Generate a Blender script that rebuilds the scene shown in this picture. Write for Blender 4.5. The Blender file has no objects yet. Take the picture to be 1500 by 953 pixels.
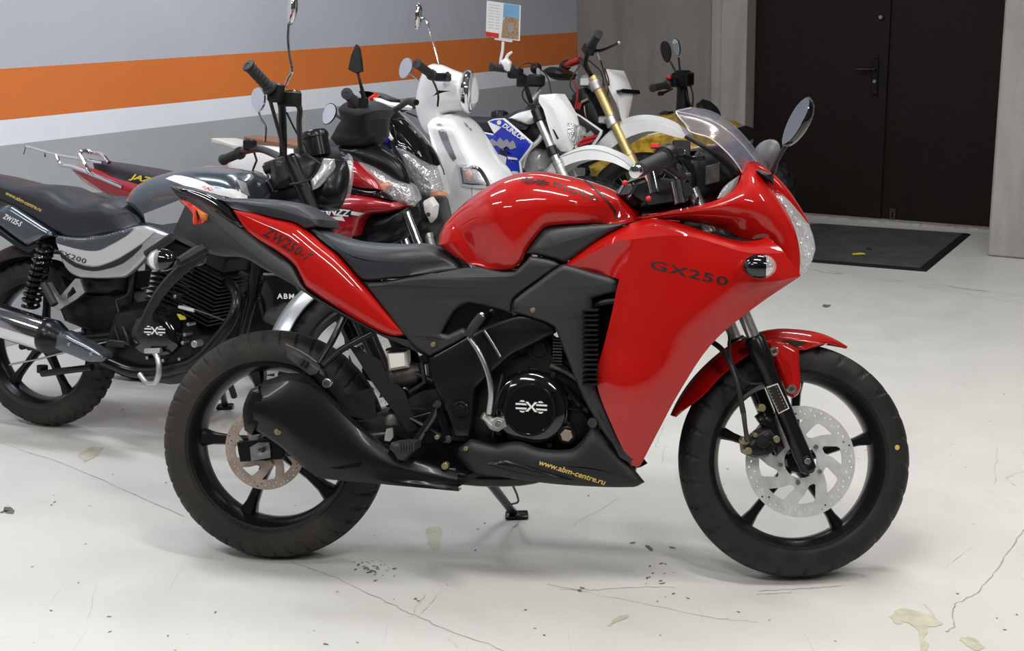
import bpy, bmesh, math, random
from mathutils import Vector as V, Matrix, geometry
from mathutils.bvhtree import BVHTree
PI = math.pi
random.seed(7)
SC = bpy.context.scene
COL = SC.collection
# ---------------------------------------------------------------- camera
F, TH, RO, HC = 1870.87, .2499, -.0233, 1.4617
FW = V((0, math.cos(TH), -math.sin(TH))); _rt = V((1, 0, 0)); _up = _rt.cross(FW)
RT = _rt*math.cos(RO)+_up*math.sin(RO); UP = RT.cross(FW); CP = V((0, 0, HC))
cd = bpy.data.cameras.new('camera'); cam = bpy.data.objects.new('camera', cd); COL.objects.link(cam)
cam.matrix_world = Matrix(((RT.x, UP.x, -FW.x, 0), (RT.y, UP.y, -FW.y, 0), (RT.z, UP.z, -FW.z, HC), (0, 0, 0, 1)))
cd.sensor_width = 36; cd.lens = F/1500*36; cd.clip_start = .05; cd.clip_end = 60
SC.camera = cam

def ray(x, y): return (FW*F+RT*(x-750)+UP*(476.5-y)).normalized()
def ground(x, y, z=0.):
    d = ray(x, y); return CP+d*((z-HC)/d.z)
def plane(x, y, p0, n):
    d = ray(x, y); return CP+d*((p0-CP).dot(n)/d.dot(n))

# ---------------------------------------------------------------- materials
M = {}
def mat(name, col, rough=.5, metal=0., coat=0., bump=0., bscale=60., var=0., vscale=6., spec=.5, alpha=1., trans=0., emit=0., col2=None, croug=.03, ior=1.5):
    m = bpy.data.materials.new(name); m.use_nodes = True; nt = m.node_tree; b = nt.nodes['Principled BSDF']
    b.inputs['Base Color'].default_value = (*col, 1); b.inputs['Roughness'].default_value = rough
    b.inputs['Metallic'].default_value = metal; b.inputs['Coat Weight'].default_value = coat; b.inputs['Coat Roughness'].default_value = croug
    b.inputs['Specular IOR Level'].default_value = spec; b.inputs['Alpha'].default_value = alpha; b.inputs['IOR'].default_value = ior
    b.inputs['Transmission Weight'].default_value = trans
    if emit: b.inputs['Emission Color'].default_value = (*col, 1); b.inputs['Emission Strength'].default_value = emit
    tc = nt.nodes.new('ShaderNodeTexCoord')
    def noise(s, d=4.):
        n = nt.nodes.new('ShaderNodeTexNoise'); n.inputs['Scale'].default_value = s; n.inputs['Detail'].default_value = d
        nt.links.new(tc.outputs['Object'], n.inputs['Vector']); return n
    n = noise(vscale)
    r = nt.nodes.new('ShaderNodeValToRGB'); r.color_ramp.elements[0].position = .35; r.color_ramp.elements[1].position = .65
    c2 = col2 or tuple(min(1, c*(1+var)+var*.02) for c in col); c1 = col if col2 else tuple(c*(1-var) for c in col)
    r.color_ramp.elements[0].color = (*c1, 1); r.color_ramp.elements[1].color = (*c2, 1)
    nt.links.new(n.outputs['Fac'], r.inputs['Fac']); nt.links.new(r.outputs['Color'], b.inputs['Base Color'])
    if bump:
        n2 = noise(bscale, 2.); bp = nt.nodes.new('ShaderNodeBump'); bp.inputs['Strength'].default_value = bump; bp.inputs['Distance'].default_value = .002 if bump < .9 else .02
        nt.links.new(n2.outputs['Fac'], bp.inputs['Height']); nt.links.new(bp.outputs['Normal'], b.inputs['Normal'])
    M[name] = m; return m
mat('red_paint', (.42, .0035, .0018), .42, 0, 1., croug=.02, var=.03, vscale=3, spec=.1)
mat('dark_red_paint', (.36, .006, .014), .3, .1, 1.)
mat('mirror_tint', (.3, .32, .34), .04, 1.)
mat('grey_plastic', (.09, .09, .1), .45)
mat('pale_silver', (.6, .61, .62), .28, .3, .5)
mat('white_paint', (.87, .88, .89), .25, 0, .6)
mat('white_plastic', (.86, .86, .86), .38)
mat('matte_black', (.010, .0102, .0115), .5, spec=.4, bump=.12, bscale=900, var=.1)
mat('grey_black', (.020, .0205, .0225), .46, bump=.1, bscale=900, var=.08)
mat('gloss_black', (.004, .004, .005), .1, 0, .6)
mat('satin_black', (.0065, .0065, .008), .28, 0, .1, spec=.3)
mat('engine_black', (.0065, .0065, .007), .38, .1, spec=.3, var=.3, vscale=25)
mat('seat_vinyl', (.014, .016, .021), .4, bump=.35, bscale=420, var=.06)
mat('rubber', (.010, .010, .0105), .58, spec=.35, bump=.2, bscale=160, var=.25, vscale=14)
mat('dusty_rubber', (.011, .011, .011), .66, spec=.35, bump=.2, bscale=160, col2=(.032, .028, .022), vscale=7)
mat('grip_rubber', (.018, .018, .02), .6, bump=.3, bscale=250)
mat('chrome', (.78, .78, .8), .08, 1.)
mat('brushed_steel', (.5, .5, .5), .3, 1., bump=.1, bscale=200)
mat('disc_steel', (.62, .63, .64), .4, .35, var=.08, vscale=40)
mat('rusty_steel', (.34, .26, .22), .4, .4, col2=(.45, .38, .34), vscale=25)
mat('alu', (.55, .55, .54), .38, .9, var=.12, vscale=30)
mat('dull_metal', (.07, .066, .058), .5, .7, var=.3, vscale=40)
mat('gold_metal', (.66, .52, .24), .4, .8)
mat('fork_chrome', (.85, .85, .86), .22, .9)
mat('grey_rubber', (.045, .045, .048), .5, bump=.2, bscale=200)
mat('brass', (.35, .3, .17), .4, .8)
mat('clear_lens', (.9, .92, .93), .05, 0, 0, alpha=.22, spec=.9)
mat('screen', (.22, .22, .28), .12, 0, 0, alpha=.30, spec=.4)
mat('reflector', (.85, .86, .88), .18, .9, bump=1., bscale=45)
mat('mirror_glass', (.8, .82, .85), .02, 1.)
mat('amber', (.8, .22, .04), .2, 0, .5)
mat('red_lens', (.75, .03, .008), .12, 0, .8)
mat('silver_paint', (.42, .43, .45), .3, .5, .5)
mat('gunmetal', (.085, .10, .12), .25, .6, .8)
mat('dark_silver', (.12, .12, .125), .3, .6, .6)
mat('label_white', (.75, .75, .74), .5)
mat('label_black', (.015, .012, .012), .4)
mat('label_gold', (.62, .45, .12), .5)
mat('label_yellow', (.75, .62, .06), .5)
mat('label_red', (.6, .02, .02), .4)
mat('label_grey', (.3, .3, .31), .5)
mat('blue_graphic', (.01, .035, .45), .3, 0, .5)
mat('milky_plastic', (.7, .68, .64), .35)
mat('yellow_camo', (.30, .17, .01), .3, 0, .6, col2=(.72, .46, .03), vscale=22)
mat('brown_vinyl', (.25, .12, .075), .55)
mat('cable', (.012, .012, .012), .45)

# ---------------------------------------------------------------- frames
class Fr:
    def __init__(s, O, yaw, lean=0., steer=None):
        s.O = V(O); X = V((math.cos(yaw), -math.sin(yaw), 0)); Yh = V((math.sin(yaw), math.cos(yaw), 0)); U = V((0, 0, 1))
        s.X = X; s.Z = U*math.cos(lean)+Yh*math.sin(lean); s.Y = Yh*math.cos(lean)-U*math.sin(lean)
    def l(s, x, n, z): return s.O+s.X*x-s.Y*n+s.Z*z
    def p(s, px, py, n=0.): return plane(px, py, s.O-s.Y*n, s.Y)
    def q(s, t, n=0.): return s.p(t[0], t[1], t[2] if len(t) > 2 else n)
    def inv(s, w): d = w-s.O; return V((d.dot(s.X), -d.dot(s.Y), d.dot(s.Z)))   # (x, n, z)
    def mat(s): return Matrix(((s.X.x, s.Y.x, s.Z.x, s.O.x), (s.X.y, s.Y.y, s.Z.y, s.O.y), (s.X.z, s.Y.z, s.Z.z, s.O.z), (0, 0, 0, 1)))
    def mir(s, w): i = s.inv(w); return s.l(i.x, -i.y, i.z)
    def steered(s, O, ang, rake):
        f = Fr(O, 0); ax = s.Z*math.cos(rake)-s.X*math.sin(rake); R = Matrix.Rotation(ang, 3, ax)
        f.X, f.Y, f.Z = R@s.X, R@s.Y, R@s.Z; return f

def sm(pts, k=4, closed=False, cor=38):
    """smooth a polyline of Vectors, keeping its sharp corners"""
    if k <= 1: return list(pts)
    n = len(pts); out = []
    def corner(i):
        if not closed and (i == 0 or i == n-1): return True
        a = pts[i]-pts[i-1]; b = pts[(i+1) % n]-pts[i]
        return a.length < 1e-9 or b.length < 1e-9 or a.angle(b) > math.radians(cor)
    C = [corner(i) for i in range(n)]
    for i in range(n if closed else n-1):
        p1, p2 = pts[i], pts[(i+1) % n]
        p0 = 2*p1-p2 if C[i] else pts[i-1]; p3 = 2*p2-p1 if C[(i+1) % n] else pts[(i+2) % n]
        d = (p2-p1).length
        def tan(a, b, c):
            e = c-a; L = e.length; return e*(d/L) if L > 1e-9 else e
        m1, m2 = tan(p0, p1, p2), tan(p1, p2, p3)
        for j in range(k):
            t = j/k; t2, t3 = t*t, t*t*t
            out.append(p1*(2*t3-3*t2+1)+m1*(t3-2*t2+t)+p2*(-2*t3+3*t2)+m2*(t3-t2))
    if not closed: out.append(pts[-1].copy())
    return out

class MB:
    def __init__(s): s.v = []; s.f = []; s.parts = []
    def each(s, name, m, parent, **kw):
        """one mesh per shape added"""
        r = []
        for vs, fs in s.parts:
            b = MB(); b.add(vs, fs); r.append(b.mk(name, m, parent, **kw))
        return r[0]
    def add(s, vs, fs):
        vs = [V(a) for a in vs]; s.parts.append((vs, [tuple(f) for f in fs])); o = len(s.v); s.v += [V(a) for a in vs]; s.f += [tuple(i+o for i in f) for f in fs]; return s
    def mirror(s, fr):
        m = MB(); m.v = [fr.mir(a) for a in s.v]; m.f = [tuple(reversed(f)) for f in s.f]; return m
    def join(s, o): return s.add(o.v, o.f)
    # round tube along world points
    def tube(s, pts, r, seg=10, k=5, closed=False, caps=True, flat=1., ref=None):
        P = sm([V(a) for a in pts], k, closed, 60); n = len(P)
        if isinstance(r, (int, float)): R = [r]*n
        else:
            m = len(r)-1; R = []
            for i in range(n):
                t = i/(n-1)*m; a = min(int(t), m-1); R.append(r[a]+(r[a+1]-r[a])*(t-a))
        T = []
        for i in range(n):
            a = P[(i-1) % n] if closed or i > 0 else P[i]; b = P[(i+1) % n] if closed or i < n-1 else P[i]
            T.append((b-a).normalized())
        N = V(ref) if ref else (V((0, 0, 1)) if abs(T[0].z) < .9 else V((1, 0, 0)))
        vs = []
        for i in range(n):
            N = (N-T[i]*N.dot(T[i])).normalized(); B = T[i].cross(N)
            vs += [P[i]+N*(math.cos(2*PI*j/seg)*R[i])+B*(math.sin(2*PI*j/seg)*R[i]*flat) for j in range(seg)]
        fs = [(i*seg+j, i*seg+(j+1) % seg, ((i+1) % n)*seg+(j+1) % seg, ((i+1) % n)*seg+j) for i in range(n if closed else n-1) for j in range(seg)]
        if caps and not closed: fs += [tuple(reversed(range(seg))), tuple(range((n-1)*seg, n*seg))]
        return s.add(vs, fs)
    # surface of revolution: prof = [(radius, height along axis)]
    def lathe(s, o, ax, prof, seg=32, close=False):
        o = V(o); ax = V(ax).normalized(); u = ax.orthogonal().normalized(); w = ax.cross(u); n = len(prof)
        vs = [o+ax*h+(u*math.cos(2*PI*j/seg)+w*math.sin(2*PI*j/seg))*max(r, 1e-5) for r, h in prof for j in range(seg)]
        fs = [(i*seg+j, i*seg+(j+1) % seg, ((i+1) % n)*seg+(j+1) % seg, ((i+1) % n)*seg+j) for i in range(n if close else n-1) for j in range(seg)]
        if not close: fs += [tuple(reversed(range(seg))), tuple(range((n-1)*seg, n*seg))]
        return s.add(vs, fs)
    def cyl(s, a, b, r, seg=20, bev=.12, r2=None):
        a = V(a); b = V(b); L = (b-a).length; r2 = r2 or r; e = min(r*bev, L*.3)
        return s.lathe(a, b-a, [(r-e, 0), (r, e), (r2, L-e), (r2-e, L)], seg)
    def box(s, c, x, y, z, bev=.15):
        """rounded box from centre and three half-vectors"""
        c = V(c); x, y, z = V(x), V(y), V(z); e = min(x.length, y.length, z.length)*bev
        X, Y, Z = x.normalized(), y.normalized(), z.normalized(); vs = []; fs = []
        lay = [(z.length-0, e), (z.length-e, 0)]; rings = []
        for zz, ins in ((-z.length, e), (-z.length+e, 0), (z.length-e, 0), (z.length, e)):
            a, b = x.length-ins, y.length-ins; q = e*.999
            rings.append([c+X*i+Y*j+Z*zz for i, j in ((a-q, -b), (a, -b+q), (a, b-q), (a-q, b), (-a+q, b), (-a, b-q), (-a, -b+q), (-a+q, -b))])
        vs = [p for r in rings for p in r]
        fs = [(i*8+j, i*8+(j+1) % 8, (i+1)*8+(j+1) % 8, (i+1)*8+j) for i in range(3) for j in range(8)]
        fs += [tuple(reversed(range(8))), tuple(range(24, 32))]
        return s.add(vs, fs)
    def ball(s, c, r, seg=16, sc=(1, 1, 1), ax=None):
        c = V(c); A = ax or (V((1, 0, 0)), V((0, 1, 0)), V((0, 0, 1))); n = seg//2; vs = []
        for i in range(n+1):
            t = PI*i/n
            for j in range(seg):
                u = 2*PI*j/seg; vs.append(c+A[0]*(r*sc[0]*math.sin(t)*math.cos(u))+A[1]*(r*sc[1]*math.sin(t)*math.sin(u))+A[2]*(r*sc[2]*math.cos(t)))
        return s.add(vs, [(i*seg+j, i*seg+(j+1) % seg, (i+1)*seg+(j+1) % seg, (i+1)*seg+j) for i in range(n) for j in range(seg)])
    # flat plate with holes; loops in pixels (or world Vectors) on the plane n of a frame, thickness away from the camera side
    def plate(s, fr, loops, n=0., th=.004, k=1, bev=0.):
        L = []
        for i, lp in enumerate(loops):
            w = [a if isinstance(a, V) else fr.q(a, n) for a in lp]
            L.append(sm(w, k, True))
        flat2 = [[V((fr.inv(a).x, fr.inv(a).z, 0)) for a in lp] for lp in L]
        tri = geometry.tessellate_polygon(flat2); A = [a for lp in L for a in lp]; N = len(A)
        vs = A+[a+fr.Y*th for a in A]; fs = [tuple(t) for t in tri]+[tuple(reversed([i+N for i in t])) for t in tri]
        o = 0
        for lp in L:
            m = len(lp); fs += [(o+i, o+(i+1) % m, o+N+(i+1) % m, o+N+i) for i in range(m)]; o += m
        return s.add(vs, fs)
    # swollen solid: outline (px,py,n) rises to a spine (px,py,n)
    def puff(s, fr, outl, spine, n=0., ns=.05, rings=6, k=4, pw=2., back='mirror', c=0., th=.01, amax=1.):
        O = [fr.inv(a) for a in sm([a if isinstance(a, V) else fr.q(a, n) for a in outl], k, True)]
        S = [fr.inv(a) for a in sm([a if isinstance(a, V) else fr.q(a, ns) for a in spine], 3 if len(spine) > 2 else 1)]
        R = []
        def near(p):
            best = None
            for i in range(max(1, len(S)-1)):
                a = S[i]; b = S[min(i+1, len(S)-1)]; ab = V((b.x-a.x, b.z-a.z)); L2 = ab.length_squared
                t = 0 if L2 < 1e-12 else max(0, min(1, V((p.x-a.x, p.z-a.z)).dot(ab)/L2)); q = a.lerp(b, t); d = (q.x-p.x)**2+(q.z-p.z)**2
                if best is None or d < best[0]: best = (d, q)
            return best[1]
        Q = [near(p) for p in O]; m = len(O)
        # relax targets so that they do not jump
        for _ in range(2): Q = [(Q[i-1]+Q[i]*2+Q[(i+1) % m])/4 for i in range(m)]
        for r in range(rings+1):
            t = r/rings; a = t**1.15*amax; b = (1-(1-t)**pw)**(1/pw)
            R.append([V((O[i].x+(Q[i].x-O[i].x)*a, O[i].y+(Q[i].y-O[i].y)*b, O[i].z+(Q[i].z-O[i].z)*a)) for i in range(m)])
        def layer(fn, flip):
            vs = [fr.l(*fn(p)) for ring in R for p in ring]
            fs = [(i*m+j, (i+1)*m+j, (i+1)*m+(j+1) % m, i*m+(j+1) % m) for i in range(rings) for j in range(m)]
            cen = sum((V(fn(p)) for p in R[-1]), V((0, 0, 0)))/m
            if amax < 1: vs.append(fr.l(*cen)); fs += [(rings*m+j, len(vs)-1, rings*m+(j+1) % m) for j in range(m)]
            return vs, [tuple(reversed(f)) for f in fs] if flip else fs
        v1, f1 = layer(lambda p: (p.x, p.y, p.z), False)
        if back == 'mirror': v2, f2 = layer(lambda p: (p.x, 2*c-p.y, p.z), True)
        else: v2, f2 = layer(lambda p: (p.x, p.y-th, p.z), True)
        o = len(v1); fs = f1+[tuple(i+o for i in f) for f in f2]
        fs += [(j, (j+1) % m, o+(j+1) % m, o+j) for j in range(m)]
        return s.add(v1+v2, fs)
    # flat-faced panel with rolled edges; outline (px,py,n) may be concave
    def panel(s, fr, outl, n=0., d=.010, rise=.010, th=.012, k=3):
        O = [fr.inv(a) for a in sm([fr.q(a, n) for a in outl], k, True)]; m = len(O); A = sum(O[i].x*O[(i+1) % m].z-O[(i+1) % m].x*O[i].z for i in range(m))
        sg = 1 if A > 0 else -1; N = []
        for i in range(m):
            a = O[i]-O[i-1]; b = O[(i+1) % m]-O[i]; a = V((a.x, a.z)).normalized(); b = V((b.x, b.z)).normalized(); na = V((-a.y, a.x))*sg; nb = V((-b.y, b.x))*sg
            q = na+nb; q = q/max(.5, q.length_squared/2) if q.length > 1e-6 else na; N.append(q)
        R = [[V((O[i].x+N[i].x*d*f, O[i].y-rise*g, O[i].z+N[i].y*d*f)) for i in range(m)] for f, g in ((0, 1), (.12, .5), (.4, .15), (1, 0))]
        R.insert(0, [V((p.x, p.y-rise-th, p.z)) for p in O]); vs = [fr.l(*p) for r in R for p in r]
        fs = [(i*m+j, (i+1)*m+j, (i+1)*m+(j+1) % m, i*m+(j+1) % m) for i in range(4) for j in range(m)]
        tri = geometry.tessellate_polygon([[V((p.x, p.z, 0)) for p in R[-1]]]); fs += [tuple(i+4*m for i in t) for t in tri]+[tuple(reversed(t)) for t in tri]
        return s.add(vs, fs)
    # smooth sheet through rows of control points, with thickness away from the camera side
    def grid(s, fr, rows, a=4, b=4, th=.004, mirror=False, sign=1, cor=38):
        W = [[q if isinstance(q, V) else fr.q(q) for q in r] for r in rows]
        W = [sm(r, b, False, cor) for r in W]; W = list(zip(*[sm(list(c), a, False, cor) for c in zip(*W)]))
        h, w = len(W), len(W[0]); nr = []
        for i in range(h):
            for j in range(w):
                du = W[i][min(j+1, w-1)]-W[i][max(j-1, 0)]; dv = W[min(i+1, h-1)][j]-W[max(i-1, 0)][j]; x = du.cross(dv)
                nr.append(x.normalized() if x.length > 1e-12 else -fr.Y)
        A = [p for r in W for p in r]; vs = A+[A[i]+nr[i]*th*sign for i in range(len(A))]; o = h*w
        fs = [(i*w+j, i*w+j+1, (i+1)*w+j+1, (i+1)*w+j) for i in range(h-1) for j in range(w-1)]
        fs += [tuple(reversed([x+o for x in f])) for f in fs]
        bd = [j for j in range(w)]+[i*w+w-1 for i in range(1, h)]+[(h-1)*w+j for j in range(w-2, -1, -1)]+[i*w for i in range(h-2, 0, -1)]
        fs += [(bd[i], bd[i-1], bd[i-1]+o, bd[i]+o) for i in range(len(bd))]
        return s.add(vs, fs)
    # mudguard: arched shell round a wheel centre (local x,z of the frame)
    def guard(s, fr, cx, cz, prof, hw, drop=.02, th=.004, n0=0., seg=40, us=12, taper=.0):
        """prof = [(angle in degrees, radius, half width factor)]"""
        P = sm([V(a) for a in prof], 8); A = []; h = len(P); w = us+1
        for p in P:
            t = math.radians(p.x)
            for j in range(w):
                u = -1+2*j/us; r = p.y-drop*min(1, p.z)*abs(u)**2.6; A.append((t, r, n0+u*hw*p.z))
        vs = [fr.l(cx+math.cos(t)*r, n, cz+math.sin(t)*r) for t, r, n in A]+[fr.l(cx+math.cos(t)*(r-th), n*(1-th/hw), cz+math.sin(t)*(r-th)) for t, r, n in A]; o = h*w
        fs = [(i*w+j, i*w+j+1, (i+1)*w+j+1, (i+1)*w+j) for i in range(h-1) for j in range(w-1)]
        fs += [tuple(reversed([x+o for x in f])) for f in fs]
        bd = [j for j in range(w)]+[i*w+w-1 for i in range(1, h)]+[(h-1)*w+j for j in range(w-2, -1, -1)]+[i*w for i in range(h-2, 0, -1)]
        fs += [(bd[i], bd[i-1], bd[i-1]+o, bd[i]+o) for i in range(len(bd))]
        return s.add(vs, fs)
    def mk(s, name, m, parent=None, label=None, flat=False, ang=38):
        me = bpy.data.meshes.new(name); inv = Matrix.Identity(4)
        root = parent
        while root is not None and root.parent is not None: root = root.parent
        if root is not None: inv = root.matrix_basis.inverted()
        me.from_pydata([tuple(inv@a) for a in s.v], [], s.f)
        bm = bmesh.new(); bm.from_mesh(me); bmesh.ops.remove_doubles(bm, verts=bm.verts, dist=1e-5)
        bmesh.ops.dissolve_degenerate(bm, edges=bm.edges, dist=1e-6)
        bmesh.ops.recalc_face_normals(bm, faces=bm.faces); bm.to_mesh(me); bm.free()
        if not flat:
            me.shade_smooth(); me.set_sharp_from_angle(angle=math.radians(ang))
        me.materials.append(M[m] if isinstance(m, str) else m)
        o = bpy.data.objects.new(name, me); COL.objects.link(o); o.parent = parent
        if label: o['label'] = label
        return o

def thing(name, fr, label, cat, group=None):
    o = bpy.data.objects.new(name, None); COL.objects.link(o); o.matrix_basis = fr.mat(); o.empty_display_size = .1
    o['label'] = label; o['category'] = cat
    if group: o['group'] = group
    return o
def both(mb, fr, name, m, parent, **kw):
    a = mb.mk(name, m, parent, **kw); b = mb.mirror(fr).mk(name, m, parent, **kw); return a, b

# lettering and stripes laid on a surface
def bvh_of(objs):
    vs, fs = [], []
    for o in objs:
        r = o
        while r.parent is not None: r = r.parent
        mw = r.matrix_basis if r is not o else Matrix.Identity(4); n = len(vs)
        vs += [mw@v.co for v in o.data.vertices]; fs += [tuple(i+n for i in p.vertices) for p in o.data.polygons]
    return BVHTree.FromPolygons(vs, fs)
def drape(tree, pts, fr, n, lift=.0008):
    out = []; last = None; miss = []
    for x, y in pts:
        d = ray(x, y); loc, nr, _, dist = tree.ray_cast(CP, d)
        if loc is None: out.append(None); continue
        if nr.dot(d) > 0: nr = -nr
        last = loc+nr*lift; out.append(last)
    for i, o in enumerate(out):
        if o is None:
            g = [a for a in out if a is not None]
            if not g: out[i] = fr.p(*pts[i], n); continue
            c = min((j for j in range(len(out)) if out[j] is not None and out[j] is not g), key=lambda j: (pts[j][0]-pts[i][0])**2+(pts[j][1]-pts[i][1])**2)
            out[i] = plane(*pts[i], out[c], fr.Y)
    return out
def text2d(txt, bold=0., shear=0., sp=1.):
    cu = bpy.data.curves.new('t', 'FONT'); cu.body = txt; cu.offset = bold; cu.shear = shear; cu.space_character = sp; cu.resolution_u = 3
    ob = bpy.data.objects.new('t', cu); COL.objects.link(ob); bpy.context.view_layer.update()
    me = bpy.data.meshes.new_from_object(ob.evaluated_get(bpy.context.evaluated_depsgraph_get()))
    vs = [(v.co.x, v.co.y) for v in me.vertices]; fs = [tuple(p.vertices) for p in me.polygons]
    bpy.data.objects.remove(ob); bpy.data.curves.remove(cu); bpy.data.meshes.remove(me)
    return vs, fs
def lettering(txt, a, b, h, objs, m, parent, fr, n=0., bold=.01, shear=0., sp=1., name='lettering', vert=None, lift=.0008):
    """text whose baseline runs from pixel a to pixel b on the objects' surface, h pixels tall"""
    vs, fs = text2d(txt, bold, shear, sp)
    x0 = min(v[0] for v in vs); x1 = max(v[0] for v in vs); y1 = max(v[1] for v in vs); dx, dy = b[0]-a[0], b[1]-a[1]; L = math.hypot(dx, dy)
    ux, uy = (dy/L, -dx/L) if vert is None else vert
    pts = [(a[0]+dx*(v[0]-x0)/(x1-x0)+ux*v[1]/y1*h, a[1]+dy*(v[0]-x0)/(x1-x0)+uy*v[1]/y1*h) for v in vs]
    w = drape(bvh_of(objs), pts, fr, n, lift); mb = MB(); mb.add(w, fs); return mb.mk(name, m, parent, flat=True)
def decal(loops, objs, m, parent, fr, n=0., name='stripe', k=1, cuts=4, lift=.0012, fine=5):
    """filled pixel outline(s) laid on the objects' surface"""
    vs = []; fs = []
    for lp in loops:
        q = [(a.x, a.y) for a in sm([V((x, y, 0)) for x, y in lp], k, True)]
        bm = bmesh.new(); f = bm.faces.new([bm.verts.new((x, y, 0)) for x, y in q]); bmesh.ops.triangulate(bm, faces=[f])
        for _ in range(cuts):
            e = [e for e in bm.edges if e.calc_length() > fine]
            if e: bmesh.ops.subdivide_edges(bm, edges=e, cuts=1, use_grid_fill=True); bmesh.ops.triangulate(bm, faces=bm.faces)
        bm.verts.index_update(); o = len(vs); vs += [(v.co.x, v.co.y) for v in bm.verts]; fs += [tuple(v.index+o for v in f.verts) for f in bm.faces]; bm.free()
    mb = MB(); mb.add(drape(bvh_of(objs), vs, fr, n, lift), fs); return mb.mk(name, m, parent, flat=True)
def logo(cx, cy, w, h, objs, m, parent, fr, n=0., sk=0., name='logo'):
    """the X between winged bars, as on the engine covers"""
    L = []
    def add(*p): L.append([(cx+x*w/2, cy+y*h/2+sk*x*w/2) for x, y in p])
    for s in (-1, 1):
        add((0, -.16), (s*.2, -.8), (s*.4, -.8), (s*.1, 0), (s*.4, .8), (s*.2, .8), (0, .16))
        for e in (-1, 1):
            add((s*.48, e*1.), (s*.66, e*1.), (s*.78, e*.72), (s*.42, e*.72)); add((s*.34, e*.5), (s*1., e*.5), (s*1., e*.2), (s*.28, e*.2))
    return decal(L, objs, m, parent, fr, n, name, cuts=1, lift=.002)

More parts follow.
